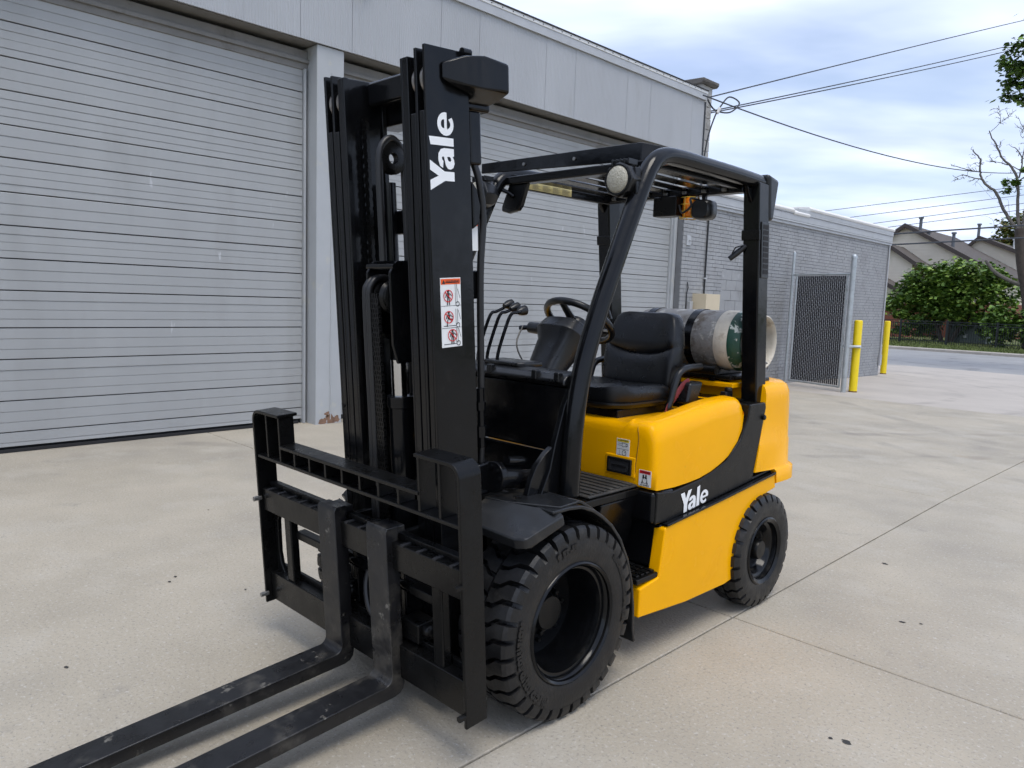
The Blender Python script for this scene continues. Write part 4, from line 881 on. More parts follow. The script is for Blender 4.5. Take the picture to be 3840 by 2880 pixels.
BS = [(-.02, .19, 1.07, 1.17), (.0, .205, 1.055, 1.18), (.06, .214, 1.052, 1.19), (.13, .214, 1.062, 1.198), (.17, .213, 1.073, 1.203), (.185, .212, 1.092, 1.205), (.20, .211, 1.079, 1.207), (.25, .206, 1.086, 1.212), (.32, .193, 1.106, 1.217), (.365, .178, 1.122, 1.219), (.385, .155, 1.136, 1.216), (.393, .12, 1.152, 1.205)]
b_ = B(); b_.loft([bsec(*s_) for s_ in BS]); b_.build('backrest', VINYL, seat, smooth=60)
hip = [(SX+.262, 1.24, 1.235), (SX+.265, 1.12, 1.232), (SX+.262, 1.06, 1.215), (SX+.258, 1.03, 1.17), (SX+.255, 1.0, 1.08), (SX+.255, .985, 1.04), (SX+.255, 1.03, 1.025)]
for s_ in (1, -1):
    b_ = B(); b_.tube(catmull([(SX+s_*(x-SX), y, z) for x, y, z in hip], 6), .017, 10); b_.build('hip_restraint', PLAST, seat)
b_ = B(); b_.hexa([(SX+.225, 1.08, 1.06), (SX+.30, 1.08, 1.06), (SX+.30, 1.17, 1.06), (SX+.225, 1.17, 1.06)], [(SX+.225, 1.10, 1.165), (SX+.30, 1.10, 1.165), (SX+.30, 1.22, 1.165), (SX+.225, 1.22, 1.165)]); b_.build('belt_reel', PLAST, seat, bevel=.016, seg=3)
b_ = B(); b_.tube(catmull([(SX+.27, 1.13, 1.17), (SX+.262, 1.09, 1.15), (SX+.262, 1.03, 1.10), (SX+.258, .985, 1.055), (SX+.256, .97, 1.02)], 5), .016, 8, sx=.3); b_.build('seat_belt', BELT, seat)
b_ = B(); b_.box(SX+.25, SX+.262, .955, .975, .985, 1.03); b_.build('belt_anchor', BOLT, seat, bevel=.003)

# ---- rear deck, counterweight
b_ = B(); b_.box(-.17, -1.03, 1.20, 1.52, .9, 1.068); b_.build('engine_cover', BLACKM, FL, bevel=.01)
b_ = B(); b_.box(-.21, -.99, 1.44, 1.60, 1.12, 1.146); b_.build('deck_lip', YEL, FL, bevel=.006)
b_ = B(); b_.box(-.2, -.235, 1.36, 1.43, 1.068, 1.11); b_.tube([(-.21, 1.40, 1.11), (-.21, 1.40, 1.13)], .02, 10); b_.build('hood_damper', PLAST, FL, bevel=.005)
def cw():
    b = B(); secs = []
    def plan(zz, yf, yr, xo, n=7):
        r = .20; P_ = [(xo, yf), (xo, yr-r)]
        P_ += [(xo-r*.75*(1-cos(R(a))), yr-r+r*sin(R(a))) for a in (15, 30, 45, 60, 75, 90)]
        P_ = [(x, y if y < yr-.001 else yr) for x, y in P_]+[(-.42, yr+.035), (-.6, yr+.045)]
        return [(x, y, zz) for x, y in P_]+[(mx_(x), y, zz) for x, y in P_[::-1][1:]]
    for a in ((.622, 1.675, 1.985, -.058), (.626, 1.672, 2.0, -.048), (.69, 1.665, 1.998, -.05), (.70, 1.660, 1.985, -.06), (.708, 1.46, 1.972, -.066), (.84, 1.492, 1.965, -.068), (.846, 1.494, 1.962, -.071), (1.04, 1.54, 1.955, -.074), (1.10, 1.545, 1.95, -.078), (1.132, 1.548, 1.94, -.088), (1.148, 1.555, 1.925, -.108), (1.154, 1.57, 1.90, -.14)):
        secs.append(plan(*a))
    b.loft(secs); return b
cwo = cw().build('counterweight', YEL, FL, smooth=50)
b_ = B(); b_.box(-.14, -.20, 1.60, 1.70, 1.15, 1.175); b_.build('latch_base', PLAST, cwo, bevel=.008)
b_ = B(); b_.box(-.15, -.20, 1.60, 1.66, 1.175, 1.24); b_.box(-.155, -.175, 1.62, 1.64, 1.24, 1.275); b_.build('bracket_latch', BLACKM, cwo, bevel=.006)
b_ = B(); b_.tube([(-.145, 1.65+.028*cos(2*pi*k/16), 1.225+.028*sin(2*pi*k/16)) for k in range(16)], .0035, 6, closed=True); b_.build('pull_ring', BOLT, cwo)
# ---- tank bracket
b_ = B(); b_.box(-.24, -.96, 1.47, 1.74, 1.157, 1.178)
for x in (-.34, -.78): b_.prism([(1.47, 1.178), (1.74, 1.178), (1.70, 1.215), (1.605, 1.196), (1.51, 1.215)], 'x', x-.02, x+.02)
br_ = b_.build('tank_bracket', BLACKM, FL, bevel=.005)
b_ = B(); b_.tube([(-.30, 1.43, 1.205), (-.9, 1.43, 1.205)], .024, 14); b_.build('bracket_tube', BLACKM, br_)
for x in (-.34, -.81): b_ = B(); b_.box(x-.01, x+.01, 1.45, 1.62, 1.148, 1.166); b_.build('hinge', BLACKM, br_)

# ---- propane tank: its own thing, strapped on
TY, TZ, TR = 1.605, 1.357, .156
tk_ = thing('propane_tank', (-.55, TY, TZ-TR), 'scuffed aluminium propane cylinder with a green band lying behind the seat', 'gas cylinder')
b_ = B(); b_.lathe([(.0, -.92), (.08, -.91), (.125, -.885), (.148, -.85), (TR, -.80), (TR, -.33), (.151, -.32), (.151, -.31), (TR, -.30), (TR, -.27), (.15, -.235), (.132, -.207), (.09, -.192), (0, -.185)], (0, TY, TZ), (1, 0, 0), 56); body = b_.build('body', TANK, tk_, smooth=50)
b_ = B(); b_.lathe([(TR+.001, -.345), (TR+.0025, -.34), (TR+.0025, -.268), (TR+.001, -.266)], (0, TY, TZ), (1, 0, 0), 56); b_.build('white_band', TANKW, tk_)
b_ = B(); b_.lathe([(TR+.001, -.267), (TR+.0035, -.264), (TR+.003, -.258), (.1535, -.232), (.136, -.204), (.13, -.202)], (0, TY, TZ), (1, 0, 0), 56); b_.build('green_band', TANKG, tk_)
b_ = B(); b_.lathe([(.120, -.20), (.128, -.18), (.131, -.155), (.136, -.146), (.139, -.14), (.133, -.136), (.126, -.144), (.123, -.16), (.121, -.18), (.114, -.20)], (0, TY, TZ), (1, 0, 0), 56, closed=True); b_.build('collar', TANKW, tk_, smooth=60)
b_ = B(); b_.tube([(-.19, TY, TZ), (-.165, TY, TZ)], .022, 12); b_.tube([(-.17, TY, TZ+.03), (-.17, TY, TZ-.05)], .015, 10); b_.build('valve', STEEL, tk_)
for x in (-.50, -.78):
    b_ = B(); b_.lathe([(TR+.001, -.022), (TR+.004, -.022), (TR+.004, .022), (TR+.001, .022)], (x, TY, TZ), (1, 0, 0), 48, closed=True); b_.build('strap', BLACK, tk_)

# ---- overhead guard
GX = -.152
for sg, X in SIDES:
    ap = [(X(GX+.005), .112, .80), (X(GX+.004), .122, 1.05), (X(GX), .165, 1.28), (X(GX), .245, 1.50), (X(GX), .345, 1.72), (X(GX), .442, 1.92), (X(GX), .508, 2.045), (X(GX), .555, 2.105), (X(GX), .62, 2.138), (X(GX), .72, 2.150), (X(GX), .95, 2.150), (X(GX), 1.25, 2.148), (X(GX), 1.47, 2.142)]
    b_ = B(); b_.tube(catmull(ap, 6), .040, 20, sx=.92, ref=(1, 0, 0)); gr = b_.build('guard_pillar', BLACK, FL, smooth=60)
    b_ = B(); b_.prism([(-.02, .80), (.20, .80), (.21, .86), (.18, 1.10), (.165, 1.26), (.10, 1.14), (.055, 1.0), (.03, .9)], 'x', X(GX-.025), X(GX-.05)); b_.build('pillar_foot', BLACK, gr, bevel=.004)
    b_ = B(); b_.hexa([(X(-.105), 1.497, 1.03), (X(-.19), 1.497, 1.03), (X(-.19), 1.60, 1.03), (X(-.105), 1.60, 1.03)], [(X(-.105), 1.372, 2.135), (X(-.19), 1.372, 2.135), (X(-.19), 1.478, 2.135), (X(-.105), 1.478, 2.135)]); rp = b_.build('rear_post', BLACK, FL, bevel=.008, seg=3)
    b_ = B(); b_.hexa([(X(-.098), 1.485, 1.955), (X(-.185), 1.485, 1.955), (X(-.185), 1.535, 1.96), (X(-.098), 1.535, 1.96)], [(X(-.098), 1.455, 2.185), (X(-.185), 1.455, 2.185), (X(-.185), 1.572, 2.165), (X(-.098), 1.572, 2.165)]); b_.build('corner_cap', PLAST, rp, bevel=.022, seg=4)
    # slotted side cover on the post
    def pv(t, z): return 1.497-.1131*(z-1.03)+t
    b_ = B(); b_.hexa([(X(-.099), pv(.02, 1.68), 1.68), (X(-.106), pv(.02, 1.68), 1.68), (X(-.106), pv(.098, 1.68), 1.68), (X(-.099), pv(.098, 1.68), 1.68)], [(X(-.099), pv(.02, 1.95), 1.95), (X(-.106), pv(.02, 1.95), 1.95), (X(-.106), pv(.098, 1.95), 1.95), (X(-.099), pv(.098, 1.95), 1.95)]); vc = b_.build('vent_cover', PLAST, rp, bevel=.006)
    for k in range(9):
        z = 1.70+k*.027; b_ = B(); b_.hexa([(X(-.0975), pv(.034, z), z), (X(-.10), pv(.034, z), z), (X(-.10), pv(.084, z), z), (X(-.0975), pv(.084, z), z)], [(X(-.0975), pv(.034, z), z+.021), (X(-.10), pv(.034, z), z+.021), (X(-.10), pv(.084, z), z+.021), (X(-.0975), pv(.084, z), z+.021)]); b_.build('slot', DARKG, vc, smooth=0)
    b_ = B(); b_.hexa([(X(-.1), pv(-.006, 1.86), 1.86), (X(-.195), pv(-.006, 1.86), 1.86), (X(-.195), pv(.01, 1.86), 1.86), (X(-.1), pv(.01, 1.86), 1.86)], [(X(-.1), pv(-.006, 1.91), 1.91), (X(-.195), pv(-.006, 1.91), 1.91), (X(-.195), pv(.01, 1.91), 1.91), (X(-.1), pv(.01, 1.91), 1.91)]); b_.build('clamp', BLACKM, rp, bevel=.004)
    b_ = B(); b_.prism([(1.37, 2.10), (1.325, 2.112), (1.345, 2.075), (1.378, 2.04), (1.40, 2.04)], 'x', X(-.14), X(-.16)); b_.build('corner_gusset', BLACK, rp, bevel=.004)
    b_ = B(); b_.lathe([(.014, 0), (.014, .01), (.009, .014), (0, .014)], (X(-.072), 1.515, .985), (sg, 0, 0), 10); b_.build('bolt', BLACK, FL)
b_ = B(); b_.box(-.17, -1.03, 1.335, 1.40, 2.085, 2.135); b_.build('rear_crossbar', BLACK, FL, bevel=.008)
b_ = B(); b_.box(-.17, -1.03, .56, .62, 2.085, 2.125); b_.build('front_crossbar', BLACK, FL, bevel=.008)
b_ = B(); b_.box(-.185, -.215, .60, 1.36, 2.10, 2.14); b_.build('guard_edge', BLACK, FL, bevel=.005)
b_ = B(); b_.box(-.984, -1.015, .60, 1.36, 2.075, 2.14); b_.build('guard_edge', BLACK, FL, bevel=.005)
for k in range(7):
    x = -.265-k*.112
    b_ = B(); b_.prism([(x-.031, 2.112), (x+.031, 2.116), (x+.031, 2.121), (x-.031, 2.117)], 'y', .57, 1.36); sl_ = b_.build('guard_slat', BLACK, FL, bevel=.003)
    b_ = B(); b_.box(x-.012, x+.012, 1.318, 1.334, 2.094, 2.112); b_.build('clip', BOLT, sl_, bevel=.003)
# header plate with its bent-back near end
b_ = B(); b_.add([(-1.095, .475, 2.135), (-.235, .585, 2.128), (-.235, .585, 2.202), (-1.095, .475, 2.182), (-1.095, .487, 2.135), (-.235, .597, 2.128), (-.235, .597, 2.202), (-1.095, .487, 2.182)], [(0,1,2,3),(7,6,5,4),(0,4,5,1),(1,5,6,2),(2,6,7,3),(3,7,4,0)]); b_.build('header_plate', BLACK, FL, bevel=.003)
b_ = B(); b_.add([(-.235, .585, 2.128), (-.145, .66, 2.165), (-.145, .70, 2.182), (-.235, .585, 2.202), (-.235, .597, 2.128), (-.145, .672, 2.165), (-.145, .712, 2.182), (-.235, .597, 2.202)], [(0,1,2,3),(7,6,5,4),(0,4,5,1),(1,5,6,2),(2,6,7,3),(3,7,4,0)]); b_.build('header_plate', BLACK, FL, bevel=.003)
for t in (.3, .62):
    b_ = B(); b_.lathe([(.008, 0), (.008, .006), (0, .007)], (-1.095+.86*t, .475+.11*t-.001, 2.158+.004*t), (0, -1, 0), 8); b_.build('bolt', BOLT, FL)
# long instruction label on the far side tube
b_ = B(); b_.box(-.982, -.9835, .62, 1.02, 2.080, 2.122); lb = b_.build('instruction_label', CREAM, FL)
b_ = B(); b_.box(-.9805, -.9818, .62, .67, 2.112, 2.122); b_.build('label_header', YELL, lb)
for k in range(5):
    v = merge(*[rect(0, random.uniform(.6, .95), j/7, j/7+.055) for j in range(7)])
    decal(v, (-.9812, .645+k*.075, 2.084), (0, .064, 0), (0, 0, .03), 'label_text', GREYI, lb)

# ---- lamps, mirror, beacon
def headlamp(x, y, z, sg):
    b = B(); b.loft([[(x+p*.055*1.0, y+.055, z+q*.05) for p, q in arc((0, 0), 1, 0, 315, 7)], [(x+p*.07, y+.02, z+q*.066) for p, q in arc((0, 0), 1, 0, 315, 7)], [(x+p*.074, y-.035, z+q*.07) for p, q in arc((0, 0), 1, 0, 315, 7)], [(x+p*.066, y-.04, z+q*.063) for p, q in arc((0, 0), 1, 0, 315, 7)]])
    o = b.build('work_lamp', PLAST, FL, bevel=.01, seg=3)
    b = B(); b.lathe([(.054, 0), (.054, .006), (.045, .014), (.025, .019), (0, .021)], (x, y-.038, z), (0, -1, 0), 28); b.build('lens', LENS, o, smooth=60)
    b = B(); b.lathe([(.0545, 0), (.060, 0), (.060, .008), (.0545, .008)], (x, y-.038, z), (0, -1, 0), 28, closed=True); b.build('bezel', PLAST, o)
    for k in range(5): b = B(); b.box(x-.045+k*.02, x-.037+k*.02, y-.03, y+.03, z+.06, z+.082); b.build('fin', PLAST, o, bevel=.002)
    b = B(); b.prism([(x-sg*.02, z-.065), (x+sg*.06, z-.075), (x+sg*.075, z-.055), (x+sg*.06, z+.05), (x+sg*.05, z+.05), (x+sg*.045, z-.05)], 'y', y-.01, y+.03); b.build('bracket', BLACKM, o, bevel=.005)
    b = B(); b.tube(catmull([(x, y+.05, z+.03), (x+sg*.03, y+.09, z+.07), (x+sg*.05, y+.1, z+.03)], 5), .006, 6); b.build('cable', HOSE, o)
headlamp(-.205, .435, 2.022, 1); headlamp(mx_(-.20), .40, 2.02, -1)
mq = [(-1.005, 2.11), (-.955, 2.118), (-.900, 2.112), (-.885, 2.095), (-.925, 1.985), (-.945, 1.962), (-1.01, 1.952), (-1.062, 1.966), (-1.06, 1.99)]
mc_ = Vector((-.955, .565, 2.035))
b_ = B(); b_.prism(mq, 'y', .585, .61); mo = b_.build('mirror', PLAST, FL, bevel=.008, seg=3)
mcx, mcz = sum(a for a, _ in mq)/9, sum(c for _, c in mq)/9
b_ = B(); b_.prism([(mcx+(a-mcx)*.78, mcz+(c-mcz)*.8) for a, c in mq], 'y', .583, .586); b_.build('mirror_back', VINYL, mo, bevel=.002)
b_ = B(); b_.tube([(-.97, .58, 2.03), (-1.0, .57, 2.05), (-1.04, .535, 2.07)], .010, 8); b_.build('arm', BLACK, mo)
b_ = B(); b_.box(-.505, -.645, 1.28, 1.36, 1.985, 2.085); bc = b_.build('lamp_box', BLACKM, FL, bevel=.006)
b_ = B(); b_.lathe([(.036, -.06), (.04, -.02), (.034, .03), (.0, .045)], (-.475, 1.36, 2.045), (0, 0, 1), 24); b_.build('beacon', AMBER, FL, smooth=60)
b_ = B()
for k in range(8):
    a = 2*pi*k/8; b_.tube([(-.475+.047*cos(a), 1.36+.047*sin(a), 1.975), (-.475+.047*cos(a), 1.36+.047*sin(a), 2.08)], .0022, 5)
for z in (1.977, 2.01, 2.045, 2.08): b_.tube([(-.475+.047*cos(2*pi*k/20), 1.36+.047*sin(2*pi*k/20), z) for k in range(20)], .0022, 5, closed=True)
b_.build('beacon_guard', BRASS, FL)
def rsec(y, s_): return [(-.385+.054*s_*(abs(cos(2*pi*k/24))**.6)*(1 if cos(2*pi*k/24) > 0 else -1), y, 2.014+.050*s_*(abs(sin(2*pi*k/24))**.6)*(1 if sin(2*pi*k/24) > 0 else -1)) for k in range(24)]
b_ = B(); b_.loft([rsec(1.305, .82), rsec(1.315, .95), rsec(1.345, 1.0), rsec(1.385, 1.0), rsec(1.39, .9)]); rl = b_.build('rear_lamp', PLAST, FL, smooth=50)
b_ = B(); b_.box(-.375, -.395, 1.34, 1.36, 2.06, 2.10); b_.build('bracket', BLACKM, rl)
b_ = B(); b_.tube(catmull([(-.40, 1.34, 2.06), (-.44, 1.31, 2.07), (-.43, 1.30, 2.03), (-.48, 1.30, 2.0), (-.50, 1.30, 2.04)], 6), .006, 8); b_.build('cable', HOSE, rl)
b_ = B(); b_.tube([(-.175, 1.41, 1.835), (-.205, 1.385, 1.80), (-.235, 1.365, 1.768)], [.012, .016, .013], 10); cy = b_.build('pull_handle', PLAST, FL)
b_ = B(); b_.tube(catmull([(-.18, 1.395, 1.835), (-.205, 1.37, 1.825), (-.222, 1.365, 1.795)], 4), .003, 6); b_.build('loop', BLACK, cy)
b_ = B(); b_.box(-.99, -1.015, 1.33, 1.40, 1.45, 1.50); b_.tube([(-.985, 1.36, 1.53), (-.96, 1.38, 1.44)], .01, 8); b_.build('belt_guide', PLAST, FL)

# ================================================================== mast, carriage and forks
TA = R(4.2); ct, sn_ = cos(TA), sin(TA)
def TM(p):           # mast frame: x, s forward of the mast front face, h along the mast
    x, s, h = p; return (x, -.342-s*ct-h*sn_, h*ct-s*sn_)
HT = 2.338
b_ = B(TM); b_.box(-.50, -.70, -.30, -.19, .12, .5); mast = b_.build('mast', BLACK, FL, bevel=.006)
def rail(X, x0, x1, top, notch, d0=0.0, thick=.013, fl=.034):
    """channel: web on the outside, flanges front and back; front flange cut away at the top"""
    b = B(TM); w0, w1 = X(x0), X(x0-thick); f1 = X(x1)
    b.box(w0, w1, d0-.185, d0, .10, top)
    b.box(w1, f1, d0-.022, d0, .10, top-notch); b.box(w1, f1, d0-.185, d0-.165, .10, top)
    return b.build('rail', BLACK, mast, bevel=.003)
for sg, X in SIDES:
    rail(X, -.300, -.338, HT, .20); rail(X, -.345, -.384, HT-.004, .20); rail(X, -.391, -.432, HT-.022, .0, thick=.03)
    for x, r in ((-.329, .054), (-.374, .052)):
        b_ = B(TM); b_.lathe([(0, -.011), (r*.8, -.011), (r, -.005), (r, .005), (r*.8, .011), (0, .011)], (X(x), -.058, HT-.10), (1, 0, 0), 32); b_.build('roller', STEEL, mast, smooth=50)
    # top bracket wrapping the rail
    pts = [(X(-.296), -.058), (X(-.245), -.125), (X(-.232), -.20), (X(-.232), -.315), (X(-.30), -.325), (X(-.335), -.30), (X(-.335), -.185), (X(-.296), -.185)]
    b_ = B(TM); n = len(pts)
    lo = [2.235, 2.215, 2.208, 2.215, 2.20, 2.18, 2.18, 2.20]; hi = [2.292, 2.316, 2.326, 2.312, 2.31, 2.325, 2.33, 2.312]
    b_.add([(x, s, z) for (x, s), z in zip(pts, lo)]+[(x, s, z) for (x, s), z in zip(pts, hi)], [tuple(range(n)), tuple(range(n, 2*n))]+[(i, (i+1) % n, n+(i+1) % n, n+i) for i in range(n)])
    b_.build('top_bracket', BLACK, mast, bevel=.012, seg=3)
    b_ = B(TM); b_.tube([(X(-.292), -.185, 2.335), (X(-.292), -.15, 2.335)], .014, 10); b_.build('bolt', BLACK, mast)
    # hose pulley side and hoses behind the rail
    b_ = B(TM); b_.box(X(-.305), X(-.335), -.245, -.19, 1.98, 2.16); b_.build('hose_guide', BLACK, mast, bevel=.01)
    b_ = B(TM); b_.tube(catmull([(X(-.33), -.22, 2.0), (X(-.315), -.235, 1.93), (X(-.315), -.25, 1.8), (X(-.32), -.235, 1.6), (X(-.325), -.23, 1.2), (X(-.33), -.225, .9)], 5), .013, 10); b_.build('hose', HOSE, mast)
    b_ = B(TM); b_.prism([(-.19, 1.76), (-.222, 1.78), (-.232, 1.84), (-.215, 1.90), (-.19, 1.93)], 'x', X(-.30), X(-.325)); b_.build('hose_bracket', BLACK, mast, bevel=.01)
    b_ = B(TM); b_.tube([(X(-.315), -.215, .98), (X(-.315), -.215, 1.2)], .016, 8); b_.tube([(X(-.315), -.215, 1.02), (X(-.315), -.215, 1.06)], .022, 6); b_.tube([(X(-.315), -.215, 1.12), (X(-.315), -.215, 1.15)], .021, 6); b_.build('hose_fitting', BLACK, mast)
    b_ = B(TM); b_.box(X(-.30), X(-.42), -.26, -.186, .80, .92); b_.build('tilt_bracket', BLACK, mast, bevel=.01)
    b_ = B(); b_.tube([(X(-.275), -.175, .885), (X(-.275), -.062, .873)], .046, 20); tc_ = b_.build('tilt_cylinder', BLACK, FL)
    b_ = B(); b_.tube([(X(-.275), -.178, .885), (X(-.275), -.15, .883)], .058, 20); b_.build('gland', BLACK, tc_, bevel=.004)
    b_ = B(); b_.tube([(X(-.275), -.07, .874), (X(-.275), .15, .853)], .022, 14); b_.build('rod', mat('dark_chrome', (.30, .30, .32), .18, metal=.95), tc_)
    b_ = B(); b_.tube([(X(-.25), -.13, .945), (X(-.25), -.05, .935)], .018, 12); b_.tube([(X(-.25), -.06, .936), (X(-.25), -.03, .933)], .011, 6); b_.build('fitting', BLACK, tc_)
    for k in range(8):
        a = 2*pi*k/8; b_ = B(); b_.tube([(X(-.275)+.04*cos(a), -.186, .885+.04*sin(a)), (X(-.275)+.04*cos(a), -.17, .885+.04*sin(a))], .007, 6); b_.build('bolt', BLACK, tc_)
# cross members
b_ = B(TM); b_.box(-.33, -.87, -.315, -.19, 2.165, 2.31); b_.build('top_crossmember', BLACK, mast, bevel=.012, seg=3)
b_ = B(TM); b_.box(-.433, -.767, -.16, -.10, 2.225, 2.31); b_.build('inner_crossmember', BLACK, mast, bevel=.012, seg=3)
b_ = B(TM); b_.box(-.33, -.87, -.25, -.19, 1.52, 1.62); b_.build('middle_crossmember', BLACK, mast, bevel=.008)
b_ = B(TM); b_.box(-.33, -.87, -.24, -.19, 1.76, 1.85); b_.build('upper_crossmember', BLACK, mast, bevel=.008)
b_ = B(TM); b_.box(-.33, -.87, -.25, -.19, .55, .68); b_.build('lower_crossmember', BLACK, mast, bevel=.008)
# lift cylinders at the back and the free-lift cylinder in the middle
for x in (-.482, -.718):
    b_ = B(TM); b_.tube([(x, -.15, .15), (x, -.15, 1.95)], .022, 14); b_.build('lift_cylinder', BLACK, mast)
b_ = B(TM); b_.tube([(-.585, -.06, .12), (-.585, -.06, 1.16)], .048, 20); fc = b_.build('free_lift_cylinder', BLACK, mast)
b_ = B(TM); b_.tube([(-.585, -.06, 1.16), (-.585, -.06, 1.30)], .034, 20); b_.build('rod', CHROME, fc)
b_ = B(TM); b_.tube([(-.585, -.06, 1.12), (-.585, -.06, 1.165)], .053, 20); b_.build('gland_nut', BLACK, fc, bevel=.004)
b_ = B(TM); b_.prism([(-.10, 1.29), (-.02, 1.29), (.0, 1.36), (.0, 1.62), (-.03, 1.66), (-.10, 1.66), (-.12, 1.60), (-.12, 1.36)], 'x', -.535, -.548); b_.prism([(-.10, 1.36), (.0, 1.40), (.0, 1.62), (-.03, 1.66), (-.10, 1.66), (-.12, 1.60)], 'x', -.675, -.688); b_.box(-.535, -.688, -.115, -.10, 1.38, 1.66); ch = b_.build('crosshead', BLACK, mast, bevel=.004)
b_ = B(TM); b_.tube([(-.53, -.02, 1.64), (-.695, -.02, 1.64)], .012, 12); b_.build('guide_pin', BLACK, ch)
for x, r in ((-.575, .062), (-.65, .058)):
    b_ = B(TM); b_.lathe([(.02, -.022), (r*.8, -.022), (r, -.018), (r*.84, -.008), (r*.84, .008), (r, .018), (r*.8, .022), (.02, .022)], (x, -.05, 1.53), (1, 0, 0), 28, closed=True); b_.build('sheave', BLACKM, ch, smooth=40)
for k, x in enumerate((-.655, -.678)):
    b_ = B(TM); b_.tube(catmull([(x, -.12, 1.0), (x, -.115, 1.45), (x, -.09, 1.575), (x, -.045, 1.60), (x, .0, 1.575), (x, .012, 1.50), (x, .012, 1.1), (x-.005, .012, .7), (x, .0, .35)], 7), .0125, 10); b_.build('hose', HOSE, mast)
chain = B(TM)
for k in range(64):
    h = .42+k*.0175
    for j in range(5): chain.box(-.595-j*.011-(.004 if k % 2 else 0), -.601-j*.011-(.004 if k % 2 else 0), .002, .016, h, h+.0225)
    chain.tube([(-.592, .009, h+.009), (-.652, .009, h+.009)], .0042, 6)
chain.build('lift_chain', BLACKM, mast, smooth=30)
for xx in (-.46, -.74):
    c2 = B(TM)
    for k in range(90):
        h = .60+k*.0175
        for j in range(3): c2.box(xx-j*.010-(.004 if k % 2 else 0), xx-.0055-j*.010-(.004 if k % 2 else 0), -.085, -.071, h, h+.0225)
    c2.build('lift_chain', BLACKM, mast, smooth=30)
b_ = B(TM); b_.tube(catmull([(-.60, -.13, .9), (-.60, -.13, 1.95), (-.60, -.12, 2.05), (-.60, -.075, 2.09), (-.60, -.03, 2.05), (-.60, -.02, 1.95), (-.60, -.02, 1.66)], 6), .014, 10); b_.build('hose', HOSE, mast)
b_ = B(TM); b_.lathe([(.02, -.014), (.05, -.014), (.056, -.01), (.048, 0), (.056, .01), (.05, .014), (.02, .014)], (-.60, -.075, 2.02), (1, 0, 0), 28, closed=True); b_.build('hose_pulley', BLACKM, mast, smooth=40)
# name and warning label on the outer rail web
decal(YALE, TM((-.2992, -.110, 1.886)), Vector(TM((0, 0, .137)))-Vector(TM((0, 0, 0))), Vector(TM((0, .104, 0)))-Vector(TM((0, 0, 0))), 'name_lettering', WHITE, mast)
def lab(s0, s1, h0, h1, name='warning_label', m=LABEL):
    b = B(TM); b.box(-.2985, -.2999, s0, s1, h0, h1); return b.build(name, m, mast)
s0, h0, wd, hh = -.032, 1.364, .090, .236
o = lab(s0-wd, s0, h0, h0+hh)
def on(vf, m, k, name):      # label coordinates: u rearwards 0..1, v up 0..1 ; aspect hh/wd
    b = B(TM); b.add([(-.2985+.0006*k, s0-u*wd, h0+v*hh) for u, v in vf[0]], vf[1]); return b.build(name, m, o, smooth=0)
on(rect(.02, .98, .905, .985), ORANGE, 1, 'label_header')
t = text2d('WARNING', .055, .0015); on(([(.60+p[0]*2.55, .942+p[1]*.98) for p in t[0]], t[1]), INK, 2, 'label_text'); on(([(.08, .915), (.23, .915), (.155, .975)], [(0, 1, 2)]), INK, 2, 'label_symbol')
on(merge(rect(.0, 1, .596, .602), rect(0, 1, .276, .282)), INK, 1, 'label_lines')
A_ = wd/hh
for j, cy_ in enumerate((.74, .435, .17)):
    sq = lambda vf: ([(u, cy_+(v)*A_) for u, v in vf[0]], vf[1])
    cx_ = .36 if j < 2 else .52
    on(sq(ringf(cx_, 0, .20, .235, 24)), REDL, 3, 'label_ring'); on(sq(bar2(cx_-.15, .15, cx_+.15, -.15, .04)), REDL, 4, 'label_slash')
    fig = [disc(cx_, .17, .055, 12), rect(cx_-.06, cx_+.06, -.08, .11), bar2(cx_-.07, .09, cx_-.13, -.06, .035), bar2(cx_+.07, .09, cx_+.18, .0, .035)]
    if j != 1: fig += [bar2(cx_-.035, -.08, cx_-.05, -.34, .045), bar2(cx_+.035, -.08, cx_+.06, -.34, .045)]
    else: fig += [bar2(cx_, -.06, cx_+.2, -.10, .06), bar2(cx_-.05, -.10, cx_-.1, -.36, .045)]
    on(sq(merge(*fig)), INK, 2, 'label_figure')
    on(sq(merge(bar2(.72, -.30, .72, .52 if j == 0 else .3, .02), bar2(.80, -.30, .80, .52 if j == 0 else .3, .02), bar2(.95, -.1, .84, .25, .02), ringf(.82, -.32, .07, .10, 16), bar2(.1, .5 if j == 0 else -.33, .72, .5 if j == 0 else -.33, .025))), INK, 1, 'label_truck')
b_ = B(TM); b_.box(-.318, -.3195, -.226, -.190, 1.69, 1.80); o2 = b_.build('warning_label', LABEL, mast)
b_ = B(TM); b_.box(-.317, -.3180, -.226, -.190, 1.775, 1.80); b_.build('label_header', ORANGE, o2)

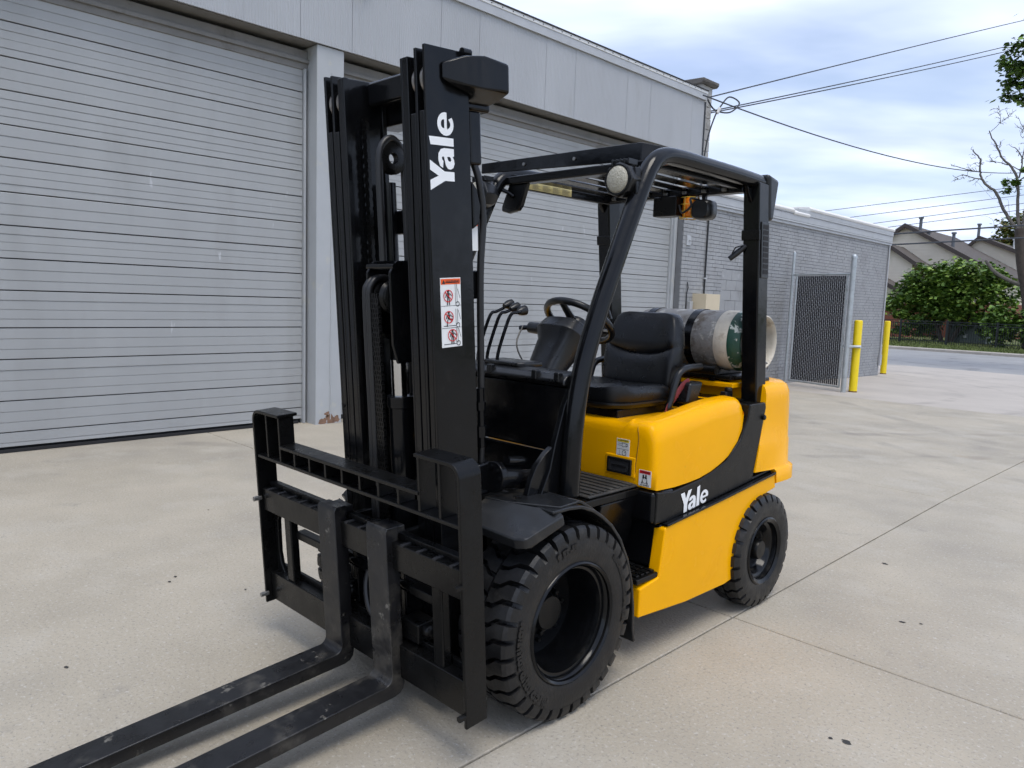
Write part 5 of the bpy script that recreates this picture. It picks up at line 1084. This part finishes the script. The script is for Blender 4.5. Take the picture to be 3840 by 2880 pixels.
# ---- carriage, load backrest, forks
XN, XF = .0, -1.347
b_ = B(TM); b_.box(XN-.016, XF+.016, .085, .150, .60, .700); b_.box(XN-.016, XF+.016, .085, .115, .70, .722); ca = b_.build('carriage', BLACKM, FL, bevel=.004)
b_ = B(TM); b_.box(XN-.016, XF+.016, .072, .138, .185, .312); b_.box(XN-.016, XF+.016, .072, .09, .312, .335); b_.build('lower_bar', BLACKM, ca, bevel=.004)
for k in range(15):
    x = -.07-k*.086
    b_ = B(TM); b_.box(x-.008, x+.008, .112, .152, .697, .704); b_.build('latch_notch', DARKG, ca)
for x0, x1 in ((-.150, -.205), (-1.197, -1.142), (-.53, -.56), (-.87, -.84)):
    b_ = B(TM); b_.box(x0, x1, .092, .13, .30, .62); b_.build('carriage_upright', BLACKM, ca, bevel=.008)
for x0, sg in ((-.016, -1), (XF+.016, 1)):
    b_ = B(TM); b_.prism([(x0, .30), (x0, .62), (x0+sg*.09, .62), (x0+sg*.05, .59), (x0+sg*.03, .54), (x0+sg*.025, .40), (x0+sg*.035, .35), (x0+sg*.07, .30)], 'y', .085, .105); b_.build('end_plate', BLACKM, ca, bevel=.006)
for x0, x1 in ((-.20, -.36), (-1.147, -.93)):
    b_ = B(TM); b_.box(x0, x1, .06, .105, .50, .535); b_.build('shifter_bar', BLACKM, ca, bevel=.006)
b_ = B(TM); b_.tube([(-.36, .05, .50), (-.84, .05, .50)], .03, 14); b_.build('shift_cylinder', BLACK, ca)
b_ = B(TM); b_.tube(catmull([(-.64, .04, .56), (-.66, .08, .46), (-.62, .10, .36), (-.56, .08, .30)], 6), .013, 8); b_.build('hose', HOSE, ca)
for x in (-.36, -.84):
    b_ = B(TM); b_.box(x-.05, x+.05, .03, .11, .325, .40); b_.lathe([(.026, 0), (.026, .02), (.014, .03), (0, .03)], (x+.05, .07, .37), (1, 0, 0), 12); b_.build('roller_bracket', BLACKM, ca, bevel=.006)
b_ = B(TM); b_.box(-.44, -.76, -.05, .06, .12, .16); b_.box(-.43, -.46, -.15, .07, .16, .70); b_.box(-.74, -.77, -.15, .07, .16, .70); b_.build('carriage_frame', BLACK, ca, bevel=.006)
# load backrest
def tower(x0, sg):
    r = .05; z1 = 1.048; o0 = [(x0, .172), (x0, z1-r)]+[(x0+sg*r*(1-cos(R(a))), z1-r+r*sin(R(a))) for a in (15, 30, 45, 60, 75, 90)]+[(x0+sg*.225, z1)]
    r -= .013; x2 = x0+sg*.013; z2 = z1-.013
    i0 = [(x0+sg*.225, z2)]+[(x2+sg*r*(1-cos(R(a))), z2-r+r*sin(R(a))) for a in (90, 75, 60, 45, 30, 15)]+[(x2, .172)]
    b = B(TM); b.prism(o0+i0, 'y', .075, .166); return b
bk = tower(XN, -1).build('load_backrest', BLACKM, FL, bevel=.003)
tower(XF, 1).build('side_frame', BLACKM, bk, bevel=.003)
b_ = B(TM); b_.box(XN-.013, XF+.013, .086, .160, .838, .852); b_.build('lower_rail', BLACKM, bk, bevel=.003)
b_ = B(TM); b_.box(-.213, XF+.213, .084, .162, .906, .920); b_.build('upper_rail', BLACKM, bk, bevel=.003)
bars = [(-.108, 1), (-.213, 1), (XF+.108, 1), (XF+.213, 1)]+[(-.213+(XF+.426)*k/8, 0) for k in range(1, 8)]
for x, tall in bars:
    b_ = B(TM); b_.box(x-.006, x+.006, .090, .158, .852, 1.036 if tall else .906); b_.build('backrest_bar', BLACKM, bk, bevel=.002)
for x, sg in ((XN, -1), (XF, 1)):
    for h in (.655, .215):
        b_ = B(TM); b_.tube([(x+sg*.010, .155, h), (x+sg*.010, .19, h)], .011, 6); b_.build('bolt', BOLT if sg > 0 else BLACKM, bk)
def fork(x):
    r = .03; p = [(.122, .752), (.122, .160), (.128, .142), (.142, .128), (.165, .122), (1.22, .128), (1.43, .150), (1.44, .158), (1.22, .172), (.175+r, .175)]
    p += [(.175+r-r*sin(R(a)), .175+r-r*cos(R(a))) for a in (15, 30, 45, 60, 75, 90)]+[(.176, .738), (.168, .752)]
    b = B(TM); n = len(p); b.prism(p, 'x', x-.06, x+.06)
    for i, (a, s_, h) in enumerate(b.v):
        if s_ > 1.3: b.v[i] = (x+(a-x)*.5, s_, h)
    o = b.build('fork', FORKM, FL, bevel=.004, seg=2, smooth=30)
    b = B(TM); b.box(x-.05, x+.05, .085, .122, .706, .745); b.build('fork_hook', FORKM, o, bevel=.004)
for x in (-.445, -.770): fork(x)
